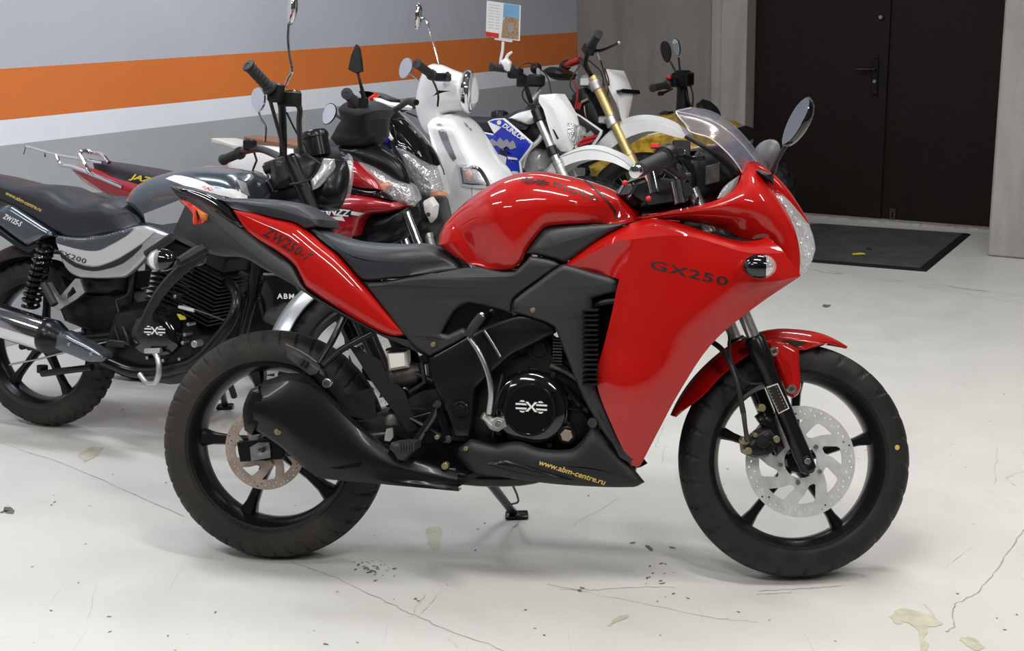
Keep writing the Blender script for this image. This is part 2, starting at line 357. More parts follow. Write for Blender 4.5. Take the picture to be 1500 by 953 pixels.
# ---------------------------------------------------------------- wheels
def wheel(parent, fr, cx, cz, R, w, spokes=5, a0=0., tyre='rubber', rim='satin_black', rimr=None, groove=True, name='wheel', disc=None, discm='disc_steel', disc_n=.06, knob=False, spw=.018, hubr=.03, twin=False, bolts=4, ngr=36, wire=0, gslope=.02, seg=216):
    c = fr.l(cx, 0, cz); ax = -fr.Y; rr = rimr or R*.73
    # tyre
    mb = MB(); prof = []
    K = 22
    for i in range(K+1):
        u = -1+2*i/K; th = u*PI*.5
        n = w/2*math.sin(th)*1.0; r = R-(R-rr)*.0-w*.46*(1-math.cos(th)**.85 if abs(u) < 1 else 1)
        prof.append((u, n, r))
    # side walls down to the rim
    side = [(w*.5, R-w*.50), (w*.485, (R-w*.5)*.5+rr*.5), (w*.40, rr+.004), (w*.36, rr-.004)]
    pts = [(-1.2, -a, b) for a, b in reversed(side)]+prof[1:-1]+[(1.2, a, b) for a, b in side]
    vs = []; nseg = seg
    for j in range(nseg):
        f = 2*PI*j/nseg; e = fr.X*math.cos(f)+fr.Z*math.sin(f)
        for u, n, r in pts:
            d = 0
            if groove and abs(u) < .86:
                ph = (f/(2*PI)*ngr+(.5 if u > 0 else 0)+abs(u)*gslope*ngr/2) % 1
                if knob: d = .007 if (ph < .38 or abs(abs(u)-.42) < .09) else 0
                elif abs(u) > .12 and ph < 2.1*ngr/nseg: d = .006
                if abs(abs(u)-.3) < .03 and not knob: d = .003
            vs.append(c+e*(r-d)+ax*n)
    m = len(pts); fs = [(j*m+i, j*m+i+1, ((j+1) % nseg)*m+i+1, ((j+1) % nseg)*m+i) for j in range(nseg) for i in range(m-1)]
    fs += [(j*m+m-1, j*m, ((j+1) % nseg)*m, ((j+1) % nseg)*m+m-1) for j in range(nseg)]
    mb.add(vs, fs)
    # rim
    rb = MB(); h = w*.37
    P = [(rr+.003, -h), (rr+.004, -h-.004), (rr-.004, -h-.005), (rr-.010, -h+.004), (rr-.015, -h*.72), (rr-.020, -h*.5), (rr-.021, 0), (rr-.020, h*.5), (rr-.015, h*.72), (rr-.010, h-.004), (rr-.004, h+.005), (rr+.004, h+.004), (rr+.003, h), (rr-.008, h*.6), (rr-.012, 0), (rr-.008, -h*.6)]
    rb.lathe(c, ax, P, 96, close=True)
    rb.lathe(c, ax, [(hubr*.6, -w*.42), (hubr, -w*.40), (hubr*1.15, -w*.1), (hubr*1.15, w*.1), (hubr, w*.40), (hubr*.6, w*.42)], 28)
    wo = rb.mk(name, rim, parent)
    mb.mk('tyre', tyre, wo, ang=22)
    if wire:
        sb = MB()
        for i in range(wire):
            for s in (-1, 1):
                f = 2*PI*i/wire+(.1*s); g = f+.5*(1 if i % 2 else -1)
                sb.tube([c+(fr.X*math.cos(g)+fr.Z*math.sin(g))*hubr*1.2+ax*s*w*.3, c+(fr.X*math.cos(f)+fr.Z*math.sin(f))*(rr-.02)], .0016, 5, 1)
        sb.mk('spoke', 'brushed_steel', wo)
    else:
        for i in range(spokes):
            f = a0+2*PI*i/spokes; e = fr.X*math.cos(f)+fr.Z*math.sin(f); t = -fr.X*math.sin(f)+fr.Z*math.cos(f)
            sb = MB()
            for s in ((-1, 1) if twin else (0,)):
                secs = [(hubr*.8, spw*1.25, w*.20, 0), (hubr+.02, spw*.9, w*.17, .008*s), ((rr+hubr)*.5, spw*.68, w*.13, .012*s), (rr-.05, spw*.85, w*.14, .016*s), (rr-.015, spw*1.35, w*.18, .02*s)]
                vv = []
                for r, a, b, o in secs:
                    if twin: a *= .5
                    vv += [c+e*r+t*(o+a*x)+ax*(b*y) for x, y in ((-1, -.6), (-.6, -1), (.6, -1), (1, -.6), (1, .6), (.6, 1), (-.6, 1), (-1, .6))]
                sb.add(vv, [(q*8+j, q*8+(j+1) % 8, (q+1)*8+(j+1) % 8, (q+1)*8+j) for q in range(4) for j in range(8)]+[tuple(range(8))[::-1], tuple(range(32, 40))])
            sb.mk('spoke', rim, wo)
    if disc:
        db = MB(); g = Fr(c, 0); g.X, g.Y, g.Z = fr.X, fr.Y, fr.Z
        def ci(r, x=0., z=0., k=40, f0=0.): return [g.l(x+math.cos(f0+2*PI*i/k)*r, disc_n, z+math.sin(f0+2*PI*i/k)*r) for i in range(k)]
        holes = []
        for i in range(60):
            f = 2*PI*i/60; q = disc*(.94 if i % 2 else .86) if i % 5 else disc*.9
            holes.append(ci(disc*.020, math.cos(f)*q, math.sin(f)*q, 7))
        wins = []
        for i in range(8):
            f = 2*PI*i/8+a0
            def pp(r, a): return g.l(math.cos(f+a)*r, disc_n, math.sin(f+a)*r)
            wins.append([pp(disc*.76, -.05), pp(disc*.76, .16), pp(disc*.76, .36), pp(disc*.72, .42), pp(disc*.5, .62), pp(disc*.46, .56), pp(disc*.46, .38), pp(disc*.6, .15)])
        db.plate(g, [ci(disc, k=72)]+holes+wins+[ci(disc*.3, k=24)], disc_n, .004)
        do = db.mk('brake_disc', discm, wo)
        for i in range(bolts):
            f = 2*PI*i/bolts+a0+.5; b = MB(); q = g.l(math.cos(f)*disc*.38, disc_n, math.sin(f)*disc*.38)
            b.cyl(q, q-fr.Y*.007, .0065, 6); b.mk('disc_bolt', 'brushed_steel', do)
    return wo, c
# ---------------------------------------------------------------- the room
AZ = math.radians(35)
U_ = V((math.cos(AZ), -math.sin(AZ), 0)); V_ = V((math.sin(AZ), math.cos(AZ), 0)); ZZ = V((0, 0, 1))
D0 = ground(1300, 324); D0.z = 0
CORN = plane(845, 60, D0-V_*.06, V_); CU = (CORN-D0).dot(U_)
def W(u, v, z): return D0+U_*u+V_*v+ZZ*z
def nodes_mat(name):
    m = bpy.data.materials.new(name); m.use_nodes = True; return m, m.node_tree, m.node_tree.nodes, m.node_tree.links, m.node_tree.nodes['Principled BSDF']
def ramp(N, els, const=False):
    r = N.new('ShaderNodeValToRGB'); e = r.color_ramp.elements
    while len(e) < len(els): e.new(.5)
    for i, (p, c) in enumerate(els): e[i].position = p; e[i].color = (*c, 1)
    if const: r.color_ramp.interpolation = 'CONSTANT'
    return r
def mix(N, Lk, fac, a, b, mode='MIX'):
    x = N.new('ShaderNodeMix'); x.data_type = 'RGBA'; x.blend_type = mode
    for sock, val in ((x.inputs[0], fac), (x.inputs[6], a), (x.inputs[7], b)):
        if hasattr(val, 'is_linked'): Lk.new(val, sock)
        elif isinstance(val, tuple): sock.default_value = (*val, 1)
        else: sock.default_value = val
    return x.outputs[2]
# painted concrete floor
m, nt, N, Lk, B = nodes_mat('floor_paint')
tc = N.new('ShaderNodeTexCoord')
def nz(scale, det=5., rough=.55, dist=0.):
    n = N.new('ShaderNodeTexNoise'); n.inputs['Scale'].default_value = scale; n.inputs['Detail'].default_value = det
    n.inputs['Roughness'].default_value = rough; n.inputs['Distortion'].default_value = dist
    Lk.new(tc.outputs['Object'], n.inputs['Vector']); return n.outputs['Fac']
def rm(src, els):
    r = ramp(N, els); Lk.new(src, r.inputs['Fac']); return r.outputs['Color']
c = rm(nz(.9), [(.3, (.59, .585, .555)), (.7, (.67, .665, .635))])
c = mix(N, Lk, rm(nz(2.3, 8, .7, .6), [(.6, (0, 0, 0)), (.72, (.35, .35, .35))]), c, (.46, .44, .39))
c = mix(N, Lk, rm(nz(28, 6, .75), [(.66, (0, 0, 0)), (.74, (.55, .55, .55))]), c, (.3, .29, .26))
c = mix(N, Lk, rm(nz(7, 10, .8, 1.5), [(.66, (0, 0, 0)), (.70, (.6, .6, .6))]), c, (.33, .32, .28))
# fine scratches: stretched noise
for ang, sx in ((.6, 90.), (-.9, 70.)):
    mp = N.new('ShaderNodeMapping'); mp.inputs['Rotation'].default_value = (0, 0, ang); mp.inputs['Scale'].default_value = (sx, 1.6, 1)
    Lk.new(tc.outputs['Object'], mp.inputs['Vector'])
    n = N.new('ShaderNodeTexNoise'); n.inputs['Scale'].default_value = 1.; n.inputs['Detail'].default_value = 3; Lk.new(mp.outputs[0], n.inputs['Vector'])
    c = mix(N, Lk, rm(n.outputs['Fac'], [(.70, (0, 0, 0)), (.75, (.28, .28, .28))]), c, (.36, .35, .33))
Lk.new(c, B.inputs['Base Color'])
Lk.new(rm(nz(5, 5), [(.3, (.34, .34, .34)), (.7, (.52, .52, .52))]), B.inputs['Roughness'])
bp = N.new('ShaderNodeBump'); bp.inputs['Strength'].default_value = .12; bp.inputs['Distance'].default_value = .004
Lk.new(nz(14, 6), bp.inputs['Height']); Lk.new(bp.outputs[0], B.inputs['Normal'])
M['floor_paint'] = m
mat('stain', (.15, .14, .12), .5, var=.2, vscale=20); mat('crack', (.36, .345, .31), .8, var=.2, vscale=30); mat('scuff', (.44, .43, .41), .6, var=.3, vscale=30)
mat('yellowish_stain', (.52, .5, .4), .5, var=.12, vscale=25)
# striped wall: stripes are paint at fixed heights
m, nt, N, Lk, B = nodes_mat('striped_wall')
g = N.new('ShaderNodeNewGeometry'); sp = N.new('ShaderNodeSeparateXYZ'); Lk.new(g.outputs['Position'], sp.inputs[0])
mr = N.new('ShaderNodeMath'); mr.operation = 'DIVIDE'; mr.inputs[1].default_value = 4.; Lk.new(sp.outputs['Z'], mr.inputs[0])
tc = N.new('ShaderNodeTexCoord')
r = ramp(N, [(0, (.43, .45, .47)), (.878/4, (.86, .89, .95)), (.985/4, (.76, .2, .042)), (1.205/4, (.53, .54, .61))], True)
Lk.new(mr.outputs[0], r.inputs['Fac'])
c = mix(N, Lk, rm(nz(1.1, 6), [(.35, (0, 0, 0)), (.75, (.14, .14, .14))]), r.outputs['Color'], (.2, .2, .2), 'MULTIPLY')
Lk.new(c, B.inputs['Base Color']); B.inputs['Roughness'].default_value = .5
bp = N.new('ShaderNodeBump'); bp.inputs['Strength'].default_value = .12; bp.inputs['Distance'].default_value = .004; Lk.new(nz(60, 3), bp.inputs['Height']); Lk.new(bp.outputs[0], B.inputs['Normal'])
M['striped_wall'] = m
def plaster(name, a, b, sc=2.2, drip=True, rough=.7):
    global N, Lk, tc
    m, nt, N, Lk, B = nodes_mat(name); tc = N.new('ShaderNodeTexCoord')
    c = rm(nz(sc, 7, .6), [(.3, a), (.7, b)])
    mp = N.new('ShaderNodeMapping'); mp.inputs['Scale'].default_value = (7, 7, .6); Lk.new(tc.outputs['Object'], mp.inputs['Vector'])
    n = N.new('ShaderNodeTexNoise'); n.inputs['Scale'].default_value = 1.6; n.inputs['Detail'].default_value = 5; Lk.new(mp.outputs[0], n.inputs['Vector'])
    c = mix(N, Lk, rm(n.outputs['Fac'], [(.5, (0, 0, 0)), (.75, (.5, .5, .5))]), c, tuple(x*.62 for x in a))
    Lk.new(c, B.inputs['Base Color']); B.inputs['Roughness'].default_value = rough; B.inputs['Specular IOR Level'].default_value = .5 if rough > .6 else .2
    bp = N.new('ShaderNodeBump'); bp.inputs['Strength'].default_value = .3; bp.inputs['Distance'].default_value = .004; Lk.new(nz(35, 5), bp.inputs['Height']); Lk.new(bp.outputs[0], B.inputs['Normal'])
    M[name] = m
plaster('grey_plaster', (.225, .205, .185), (.285, .265, .24))
plaster('pale_plaster', (.33, .31, .29), (.43, .41, .385))
plaster('white_ceiling', (.2, .2, .2), (.26, .26, .26))
plaster('dark_wall', (.05, .05, .052), (.07, .07, .07))
plaster('door_brown', (.0105, .0058, .004), (.014, .0078, .0055), 3, rough=.55)
plaster('mat_rubber', (.035, .038, .038), (.075, .08, .08), 5, rough=.8)
def struct(o): o['kind'] = 'structure'; return o
def wbox(name, u0, u1, v0, v1, z0, z1, m, parent=None, label=None):
    b = MB(); b.box(W((u0+u1)/2, (v0+v1)/2, (z0+z1)/2), U_*((u1-u0)/2), V_*((v1-v0)/2), ZZ*((z1-z0)/2), .02)
    return b.mk(name, m, parent, label, ang=30)
H = 3.1; VF = -10.6; UR = 5.2; pil_u, pil_v = .86, -.86
q = W(0, 0, 0); fl = MB().add([W(CU-.2, .4, 0), W(UR+.2, .4, 0), W(UR+.2, VF-.2, 0), W(CU-.2, VF-.2, 0), W(CU-.2, .4, -.05), W(UR+.2, .4, -.05), W(UR+.2, VF-.2, -.05), W(CU-.2, VF-.2, -.05)],
    [(0, 1, 2, 3), (7, 6, 5, 4), (0, 4, 5, 1), (1, 5, 6, 2), (2, 6, 7, 3), (3, 7, 4, 0)]).mk('floor', 'floor_paint', flat=True); struct(fl)
struct(wbox('wall_left', CU-.2, CU, VF-.2, .4, 0, H, 'striped_wall'))
struct(wbox('wall_back', CU, -1.235, -.06, .3, 0, H, 'grey_plaster'))
struct(wbox('trim_1', -1.235, -1.15, -.10, .3, 0, H, 'pale_plaster'))
struct(wbox('trim_2', -1.15, -.965, -.13, .3, 0, H, 'pale_plaster'))
struct(wbox('wall_right_pier', pil_u, UR+.2, pil_v, .3, 0, H, 'pale_plaster'))
struct(wbox('wall_right', UR, UR+.2, VF-.2, pil_v, 0, H, 'dark_wall'))
struct(wbox('wall_front', CU, UR, VF-.2, VF, 0, H, 'dark_wall'))
struct(wbox('ceiling', CU-.2, UR+.2, VF-.2, .4, H, H+.1, 'white_ceiling'))
struct(wbox('trim_3', -.965, pil_u, -.02, .3, 2.3, H, 'grey_plaster'))   # lintel over the door
# double door
dr = Fr(W(0, 0, 0), AZ); door = bpy.data.objects.new('door_1', None); COL.objects.link(door); door.matrix_basis = dr.mat(); struct(door)
def leafbox(name, u0, u1, v0, v1, z0, z1, m, par, label=None, bev=.05):
    b = MB(); b.box(W((u0+u1)/2, (v0+v1)/2, (z0+z1)/2), U_*((u1-u0)/2), V_*((v1-v0)/2), ZZ*((z1-z0)/2), bev); return b.mk(name, m, par, label)
lf1 = leafbox('door_leaf', -.960, -.075, 0, .05, .015, 2.3, 'door_brown', door)
lf2 = leafbox('door_leaf', -.066, .84, .006, .056, .015, 2.3, 'door_brown', door)
leafbox('door_astragal', -.10, -.045, -.012, .0, .02, 2.3, 'door_brown', door)
b = MB(); P0 = plane(1282, 112, D0-V_*.014, V_); b.box(P0, U_*.02, V_*.006, ZZ*.115, .5); hp = b.mk('handle_plate', 'satin_black', door, 'black handle plate')
b = MB(); P1 = P0+ZZ*.045; b.tube([P1, P1-V_*.045, P1-V_*.05-U_*.03, P1-V_*.05-U_*.11], .009, 8, 4); b.mk('lever_handle', 'satin_black', hp)
b = MB(); P2 = P0-ZZ*.03; b.cyl(P2-V_*.005, P2-V_*.014, .012, 16); b.mk('lock_cylinder', 'brushed_steel', hp)
b = MB(); P3 = plane(1291, 25, D0-V_*.014, V_); b.cyl(P3+V_*.004, P3-V_*.012, .021, 20); r0 = b.mk('lock_rosette', 'satin_black', door)
b = MB(); b.cyl(P3-V_*.01, P3-V_*.02, .012, 16); b.mk('peephole', 'brass', r0, 'pale brass centre')
b = MB(); P4 = plane(1308, 314, D0+V_*.0, V_); g = Fr(P4, AZ)
b.plate(g, [[g.l(-.018, 0.01, -.04), g.l(.018, .01, -.04), g.l(.018, .01, .04), g.l(-.018, .01, .04)], [g.l(-.006, .01, -.018), g.l(-.006, .01, .018), g.l(.006, .01, .018), g.l(.006, .01, -.018)]], .01, .004); b.mk('bolt_plate', 'dull_metal', door, 'small grey bolt plate low on the door')
struct(wbox('threshold_trim_4', -.965, pil_u, -.08, .02, 0, .014, 'crack')).name = 'trim_4'
# door mat
e = .045; mp = [(1357, 398), (1423, 343), (1184, 317), (1020, 300), (1020, 362)]
G = [ground(*p) for p in mp]; A, Bq = G[0], G[1]
dv = (Bq-A).normalized(); du = Vector_u = V((dv.y, -dv.x, 0)); 
def mpt(a, b, z): return A-du*a+dv*b+ZZ*z
t = thing('door_mat', Fr(mpt(.5, .6, 0), AZ), 'dark grey rubber mat on the floor before the brown door', 'mat')
b = MB(); Lm = 1.05; Wm = (Bq-A).length
b.add([mpt(0, 0, 0), mpt(Lm, 0, 0), mpt(Lm, Wm, 0), mpt(0, Wm, 0), mpt(e*.4, e*.4, .008), mpt(Lm-e*.4, e*.4, .008), mpt(Lm-e*.4, Wm-e*.4, .008), mpt(e*.4, Wm-e*.4, .008), mpt(e, e, .009), mpt(Lm-e, e, .009), mpt(Lm-e, Wm-e, .009), mpt(e, Wm-e, .009)],
 [(0, 1, 5, 4), (1, 2, 6, 5), (2, 3, 7, 6), (3, 0, 4, 7), (4, 5, 9, 8), (5, 6, 10, 9), (6, 7, 11, 10), (7, 4, 8, 11), (3, 2, 1, 0)]); b.mk('border', 'matte_black', t, flat=True)
b = MB(); b.add([mpt(e, e, .011), mpt(Lm-e, e, .011), mpt(Lm-e, Wm-e, .011), mpt(e, Wm-e, .011), mpt(e, e, .005), mpt(Lm-e, e, .005), mpt(Lm-e, Wm-e, .005), mpt(e, Wm-e, .005)], [(0, 1, 2, 3), (7, 6, 5, 4), (0, 4, 5, 1), (1, 5, 6, 2), (2, 6, 7, 3), (3, 7, 4, 0)]); b.mk('rubber_field', 'mat_rubber', t, flat=True)
# small litter
def litter(name, px, pts, m, label, cat, h=.006, z=.0125):
    o = ground(*px, z); fr = Fr(o, AZ); b = MB(); n = len(pts)
    top = [o+V((x, y, h*(.5+.5*math.sin(i*2.1)))) for i, (x, y) in enumerate(pts)]; bot = [a*1 for a in top]; bot = [V((a.x, a.y, z)) for a in top]
    b.add(top+bot+[o+ZZ*h*1.3], [(i, (i+1) % n, 2*n) for i in range(n)]+[tuple(range(n, 2*n))]+[(i, (i+1) % n, n+(i+1) % n, n+i) for i in range(n)])
    x = b.mk(name, m, None, label); x['category'] = cat; return x
litter('paper_scrap', (1257, 372), [(-.035, -.01), (-.01, -.016), (.02, -.008), (.04, -.012), (.03, .012), (0, .02), (-.03, .012)], 'label_yellow', 'crumpled yellow scrap lying on the dark mat', 'scrap')
litter('dead_leaf', (1190, 328), [(-.03, -.012), (.0, -.01), (.05, .012), (.02, .008), (-.02, .004)], 'gold_metal', 'dry pale leaf on the mat edge next to the red fairing', 'leaf')
litter('pebble', (1273, 365), [(-.016, -.012), (.008, -.016), (.02, .0), (.006, .014), (-.014, .01)], 'dull_metal', 'small grey pebble on the mat behind the yellow scrap', 'pebble', .012)
# floor marks: cracks, stains, scuffs as thin paint-like patches on the floor
def gflat(loops, m, name, z=.0008, k=3):
    vs = []; fs = []
    for lp in loops:
        q = sm([ground(x, y) for x, y in lp], k, True); tri = geometry.tessellate_polygon([[V((a.x, a.y, 0)) for a in q]])
        o = len(vs); vs += [V((a.x, a.y, z)) for a in q]; fs += [tuple(i+o for i in t) for t in tri]
    b = MB(); b.add(vs, fs); return b
def gline(pts, w, jit=.004):
    P = sm([ground(*p) for p in pts], 8, False, 80); L = []; R = []
    for i, p in enumerate(P):
        d = (P[min(i+1, len(P)-1)]-P[max(i-1, 0)]).normalized(); s = V((-d.y, d.x, 0))*w*.6*(.3+random.random()*.7)/2; j = V((random.uniform(-jit, jit), random.uniform(-jit, jit), 0))
        L.append(p+s+j); R.append(p-s+j)
    return L+R[::-1]
def lines(specs, m, name, z):
    b = MB()
    for pts, w in specs:
        q = gline(pts, w); n = len(q)//2; b.add([V((a.x, a.y, z)) for a in q], [(i, i+1, 2*n-2-i, 2*n-1-i) for i in range(n-1)])
    return b
cr = lines([([(2, 648), (120, 690), (270, 757)], .006), ([(425, 822), (500, 850), (590, 893), (640, 915), (740, 953)], .006), ([(1500, 775), (1462, 830), (1430, 868), (1398, 888), (1397, 918), (1385, 925)], .006), ([(800, 855), (900, 876), (1050, 905), (1110, 911)], .003), ([(1192, 395), (1215, 400), (1235, 401)], .03), ([(1215, 396), (1234, 400)], .02), ([(1308, 409), (1325, 413)], .012), ([(1390, 419), (1420, 424), (1450, 427)], .018), ([(1375, 417), (1500, 434)], .004), ([(1240, 401), (1500, 445)], .003)], 'crack', 'c', .0009)
x = cr.mk('trim_5', 'crack', None, flat=True); struct(x); x.name = 'trim_5'
sc = lines([([(820, 862), (870, 864), (920, 860), (990, 860)], .006), ([(1112, 866), (1180, 862), (1230, 858)], .006), ([(1108, 870), (1160, 868)], .004), ([(1460, 655), (1457, 712)], .004), ([(1355, 885), (1372, 906)], .003), ([(960, 655), (972, 625)], .004), ([(968, 680), (975, 652)], .003), ([(128, 910), (140, 860)], .002), ([(600, 905), (622, 870)], .003), ([(610, 908), (640, 872)], .003), ([(655, 935), (672, 948)], .003), ([(750, 775), (765, 758)], .012), ([(940, 660), (960, 645)], .003), ([(1500, 690), (1475, 700), (1490, 712)], .003), ([(838, 770), (905, 730)], .003), ([(1380, 835), (1425, 800)], .002)], 'scuff', 's', .001)
x = sc.mk('trim_6', 'scuff', None, flat=True); struct(x); x.name = 'trim_6'
st = MB()
for lp, mm in (([(1306, 905), (1322, 891), (1345, 895), (1372, 905), (1385, 916), (1362, 918), (1356, 930), (1362, 953), (1350, 953), (1345, 925), (1328, 912), (1312, 913)], 0), ([(1405, 933), (1425, 935), (1443, 950), (1430, 953), (1415, 942)], 0), ([(122, 660), (133, 655), (150, 657), (142, 668), (125, 676), (117, 668)], 0), ([(890, 915), (905, 905), (916, 898), (921, 905), (903, 912), (895, 919)], 0), ([(627, 775), (634, 770), (645, 770), (647, 795), (636, 806), (628, 796)], 0)):
    q = sm([ground(*p) for p in lp], 3, True, 80); q = [a+V((random.uniform(-.006, .006), random.uniform(-.006, .006), 0)) for a in q]; tri = geometry.tessellate_polygon([[V((a.x, a.y, 0)) for a in q]])
    st.add([V((a.x, a.y, .0011)) for a in q], tri)
x = st.mk('trim_7', 'yellowish_stain', None, flat=True); struct(x); x.name = 'trim_7'
# dirt flecks
fk = MB()
def fleck(px, py, s):
    o = ground(px, py); n = random.randint(5, 8); r = [s*random.uniform(.4, 1) for _ in range(n)]; e = random.uniform(1, 2.4); a = random.uniform(0, PI)
    v = []
    for i in range(n):
        t = 2*PI*i/n; x, y = math.cos(t)*r[i]*e, math.sin(t)*r[i]; v.append(V((o.x+x*math.cos(a)-y*math.sin(a), o.y+x*math.sin(a)+y*math.cos(a), .0012)))
    fk.add(v, [tuple(range(n))])
for px, py, s in [(12, 747, .02), (6, 749, .014), (165, 695, .004), (849, 865, .008), (927, 795, .008), (853, 861, .007), (541, 838, .006), (546, 836, .006), (535, 832, .006), (609, 877, .006), (613, 880, .005), (952, 803, .012), (985, 802, .006), (1130, 400, .02), (1210, 448, .03), (160, 903, .004), (550, 850, .005), (700, 775, .004), (770, 893, .004), (797, 930, .004), (180, 600, .008)]: fleck(px, py, s)
for _ in range(150):
    fleck(random.uniform(0, 1500), random.choice([random.uniform(400, 600), random.uniform(600, 953)]), random.uniform(.0015, .0045))
for _ in range(26): fleck(random.gauss(545, 18), random.gauss(833, 6), random.uniform(.002, .005))
for _ in range(14): fleck(random.gauss(965, 12), random.gauss(850, 12), random.uniform(.002, .006))
x = fk.mk('floor_dirt', 'stain', None, 'fine dark dirt specks scattered over the pale floor', flat=True); x['kind'] = 'stuff'; x['category'] = 'dirt'
# ceiling lamps: rows of fluorescent fittings
k = 0
def lamp(u, v, along, power, tint=(1, 1, 1), L=1.24):
    fr = Fr(W(u, v, H), AZ+(0 if along else PI/2)); t = thing('ceiling_light', fr, 'white twin tube ceiling fitting above the showroom floor', 'ceiling light', 'fluorescent ceiling fittings')
    b = MB(); b.box(fr.l(0, 0, -.03), fr.X*L/2, fr.Y*.09, fr.Z*.03, .2); b.mk('housing', 'white_plastic', t)
    for s in (-1, 1):
        b = MB(); b.cyl(fr.l(-L/2+.02, s*.045, -.078), fr.l(L/2-.02, s*.045, -.078), .0135, 10); b.mk('tube', 'tube_glow', t)
    ld = bpy.data.lights.new('tube_light', 'AREA'); ld.shape = 'RECTANGLE'; ld.size = L; ld.size_y = .16; ld.energy = power; ld.color = tint
    lo = bpy.data.objects.new('tube_light', ld); COL.objects.link(lo); lo.parent = t; lo.location = (0, 0, -.10)
mat('tube_glow', (1, .98, .95), .5, emit=9.)
for u, v, al, pw in [(-1.2, -1.9, 1, 10), (-1.2, -3.6, 1, 40), (-1.2, -5.6, 1, 48), (-1.2, -7.6, 1, 48), (1.4, -2.9, 1, 22), (1.4, -4.2, 1, 46), (1.4, -6., 1, 50), (1.4, -7.8, 1, 50), (3.8, -4.6, 1, 46), (3.8, -7., 1, 46), (0.2, -9.4, 1, 40)]:
    lamp(u, v, al, pw, (1, .97, .925) if u > 0 else (.87, .94, 1))
w = bpy.data.worlds.new('world'); SC.world = w; w.use_nodes = True; w.node_tree.nodes['Background'].inputs[0].default_value = (.75, .8, .9, 1); w.node_tree.nodes['Background'].inputs[1].default_value = .15
SC.view_settings.view_transform = 'Standard'; SC.view_settings.look = 'None'; SC.view_settings.gamma = 1; SC.view_settings.use_curve_mapping = False
SC.view_settings.exposure = -.6
# ---------------------------------------------------------------- the red sport motorcycle
RB = Fr((-.6599, 3.2331, 0), .1355, .1965)
t = red = thing('sport_motorcycle', RB, 'glossy red faired sport motorcycle with black seat, parked alone in front', 'motorcycle')
WB = 1.3836; RR = .3102; RFW = .3003
SF = RB.steered(RB.l(WB, 0, RFW), .2132, .44)          # fork frame, origin at the front axle
# wheels
rw, rc = wheel(red, RB, 0, RR, RR, .1344, 5, a0=math.radians(176), rimr=.222, tyre='dusty_rubber', name='rear_wheel', disc=.110, discm='rusty_steel', disc_n=.086, ngr=40, gslope=.03, seg=480)
fw_, fc = wheel(red, SF, 0, 0, RFW, .1102, 5, a0=math.radians(88), rimr=.222, name='front_wheel', disc=.141, disc_n=.062, ngr=26, spw=.013, bolts=5, seg=364, gslope=-.03)
b = MB(); q = SF.p(1314, 655, .052); 
# swing arm and rear axle
b = MB(); P = RB.p
b.tube([RB.l(-.07, .088, RR), RB.l(.05, .09, RR+.005), RB.l(.3, .085, RR+.03), RB.l(.5, .06, RR+.06)], [.02, .024, .03, .034], 10, 3, flat=.55, ref=RB.Z)
b.tube([RB.l(-.07, -.1, RR), RB.l(.3, -.085, RR+.03), RB.l(.5, -.06, RR+.06)], [.02, .028, .034], 10, 3, flat=.55, ref=RB.Z)
b.cyl(RB.l(.5, -.1, RR+.06), RB.l(.5, .1, RR+.06), .03)
sw = b.mk('swing_arm', 'satin_black', red)
b = MB(); b.plate(RB, [[(347, 648), (389, 643), (413, 646), (414, 672), (352, 676)]], .112, .014); b.mk('axle_block', 'satin_black', sw)
b = MB(); b.plate(RB, [[(366, 655), (378, 648), (394, 648), (396, 660), (396, 670), (368, 675)]], .12, .008); b.mk('axle_plate', 'brushed_steel', sw)
b = MB(); q = P(381, 659, .122); b.cyl(q, q-RB.Y*.022, .0135, 6); b.cyl(q-RB.Y*.018, q-RB.Y*.03, .008, 10); b.mk('axle_nut', 'brushed_steel', sw)
# muffler
ST = [((386, 560), (384, 566), (374, 590), (372, 608), (376, 628), 0), ((402, 555), (400, 563), (392, 592), (390, 615), (392, 638), 0), ((420, 549), (425, 559), (412, 598), (412, 625), (416, 655), 0), ((445, 550), (451, 564), (445, 610), (440, 650), (445, 682), 0), ((465, 565), (473, 582), (470, 625), (468, 668), (470, 697), .003), ((513, 612), (517, 624), (512, 655), (508, 685), (510, 702), .012), ((541, 637), (546, 647), (545, 670), (545, 692), (545, 705), .02), ((580, 662), (585, 668), (585, 685), (585, 700), (585, 709), .03), ((628, 677), (630, 682), (630, 695), (630, 706), (630, 713), .04), ((668, 688), (670, 693), (670, 702), (670, 712), (672, 717), .055)]
b = MB(); b.grid(RB, [[(s[0][0], s[0][1]+2, .05)]+[(s[i][0], s[i][1], n-s[5]*(1 if i in (1, 2, 3) else .4)) for i, n in enumerate((.15, .232, .246, .246, .232))]+[(s[4][0]+4, s[4][1]-3, .08)] for s in ST], 4, 5, .004, cor=24)
mf = b.mk('muffler', 'satin_black', red, ang=50)
b = MB(); b.puff(RB, [(371, 590), (384, 561), (398, 556), (394, 575), (386, 600), (387, 634), (374, 625)], [(383, 580, .25), (380, 615, .247)], n=.12, rings=4, pw=4, back='flat', th=.05); b.mk('end_cap', 'satin_black', mf)
b = MB(); q = P(384, 584, .2); b.tube([q+RB.X*.03, q-RB.X*.035], .0155, 12, 1); b.mk('exhaust_tip', 'satin_black', mf)
for px, py, n in ((407, 632, .25), (423, 624, .25)):
    pass
b = MB(); q = P(408, 631, .24); b.cyl(q+RB.Y*.02, q-RB.Y*.008, .0095, 12); b.cyl(q, q-RB.Y*.014, .005, 6); b.mk('muffler_bolt', 'brass', mf)
b = MB(); b.plate(RB, [[(482, 685), (500, 682), (530, 678), (526, 683), (500, 687)]], .2415, .01); b.mk('slot', 'gloss_black', mf)
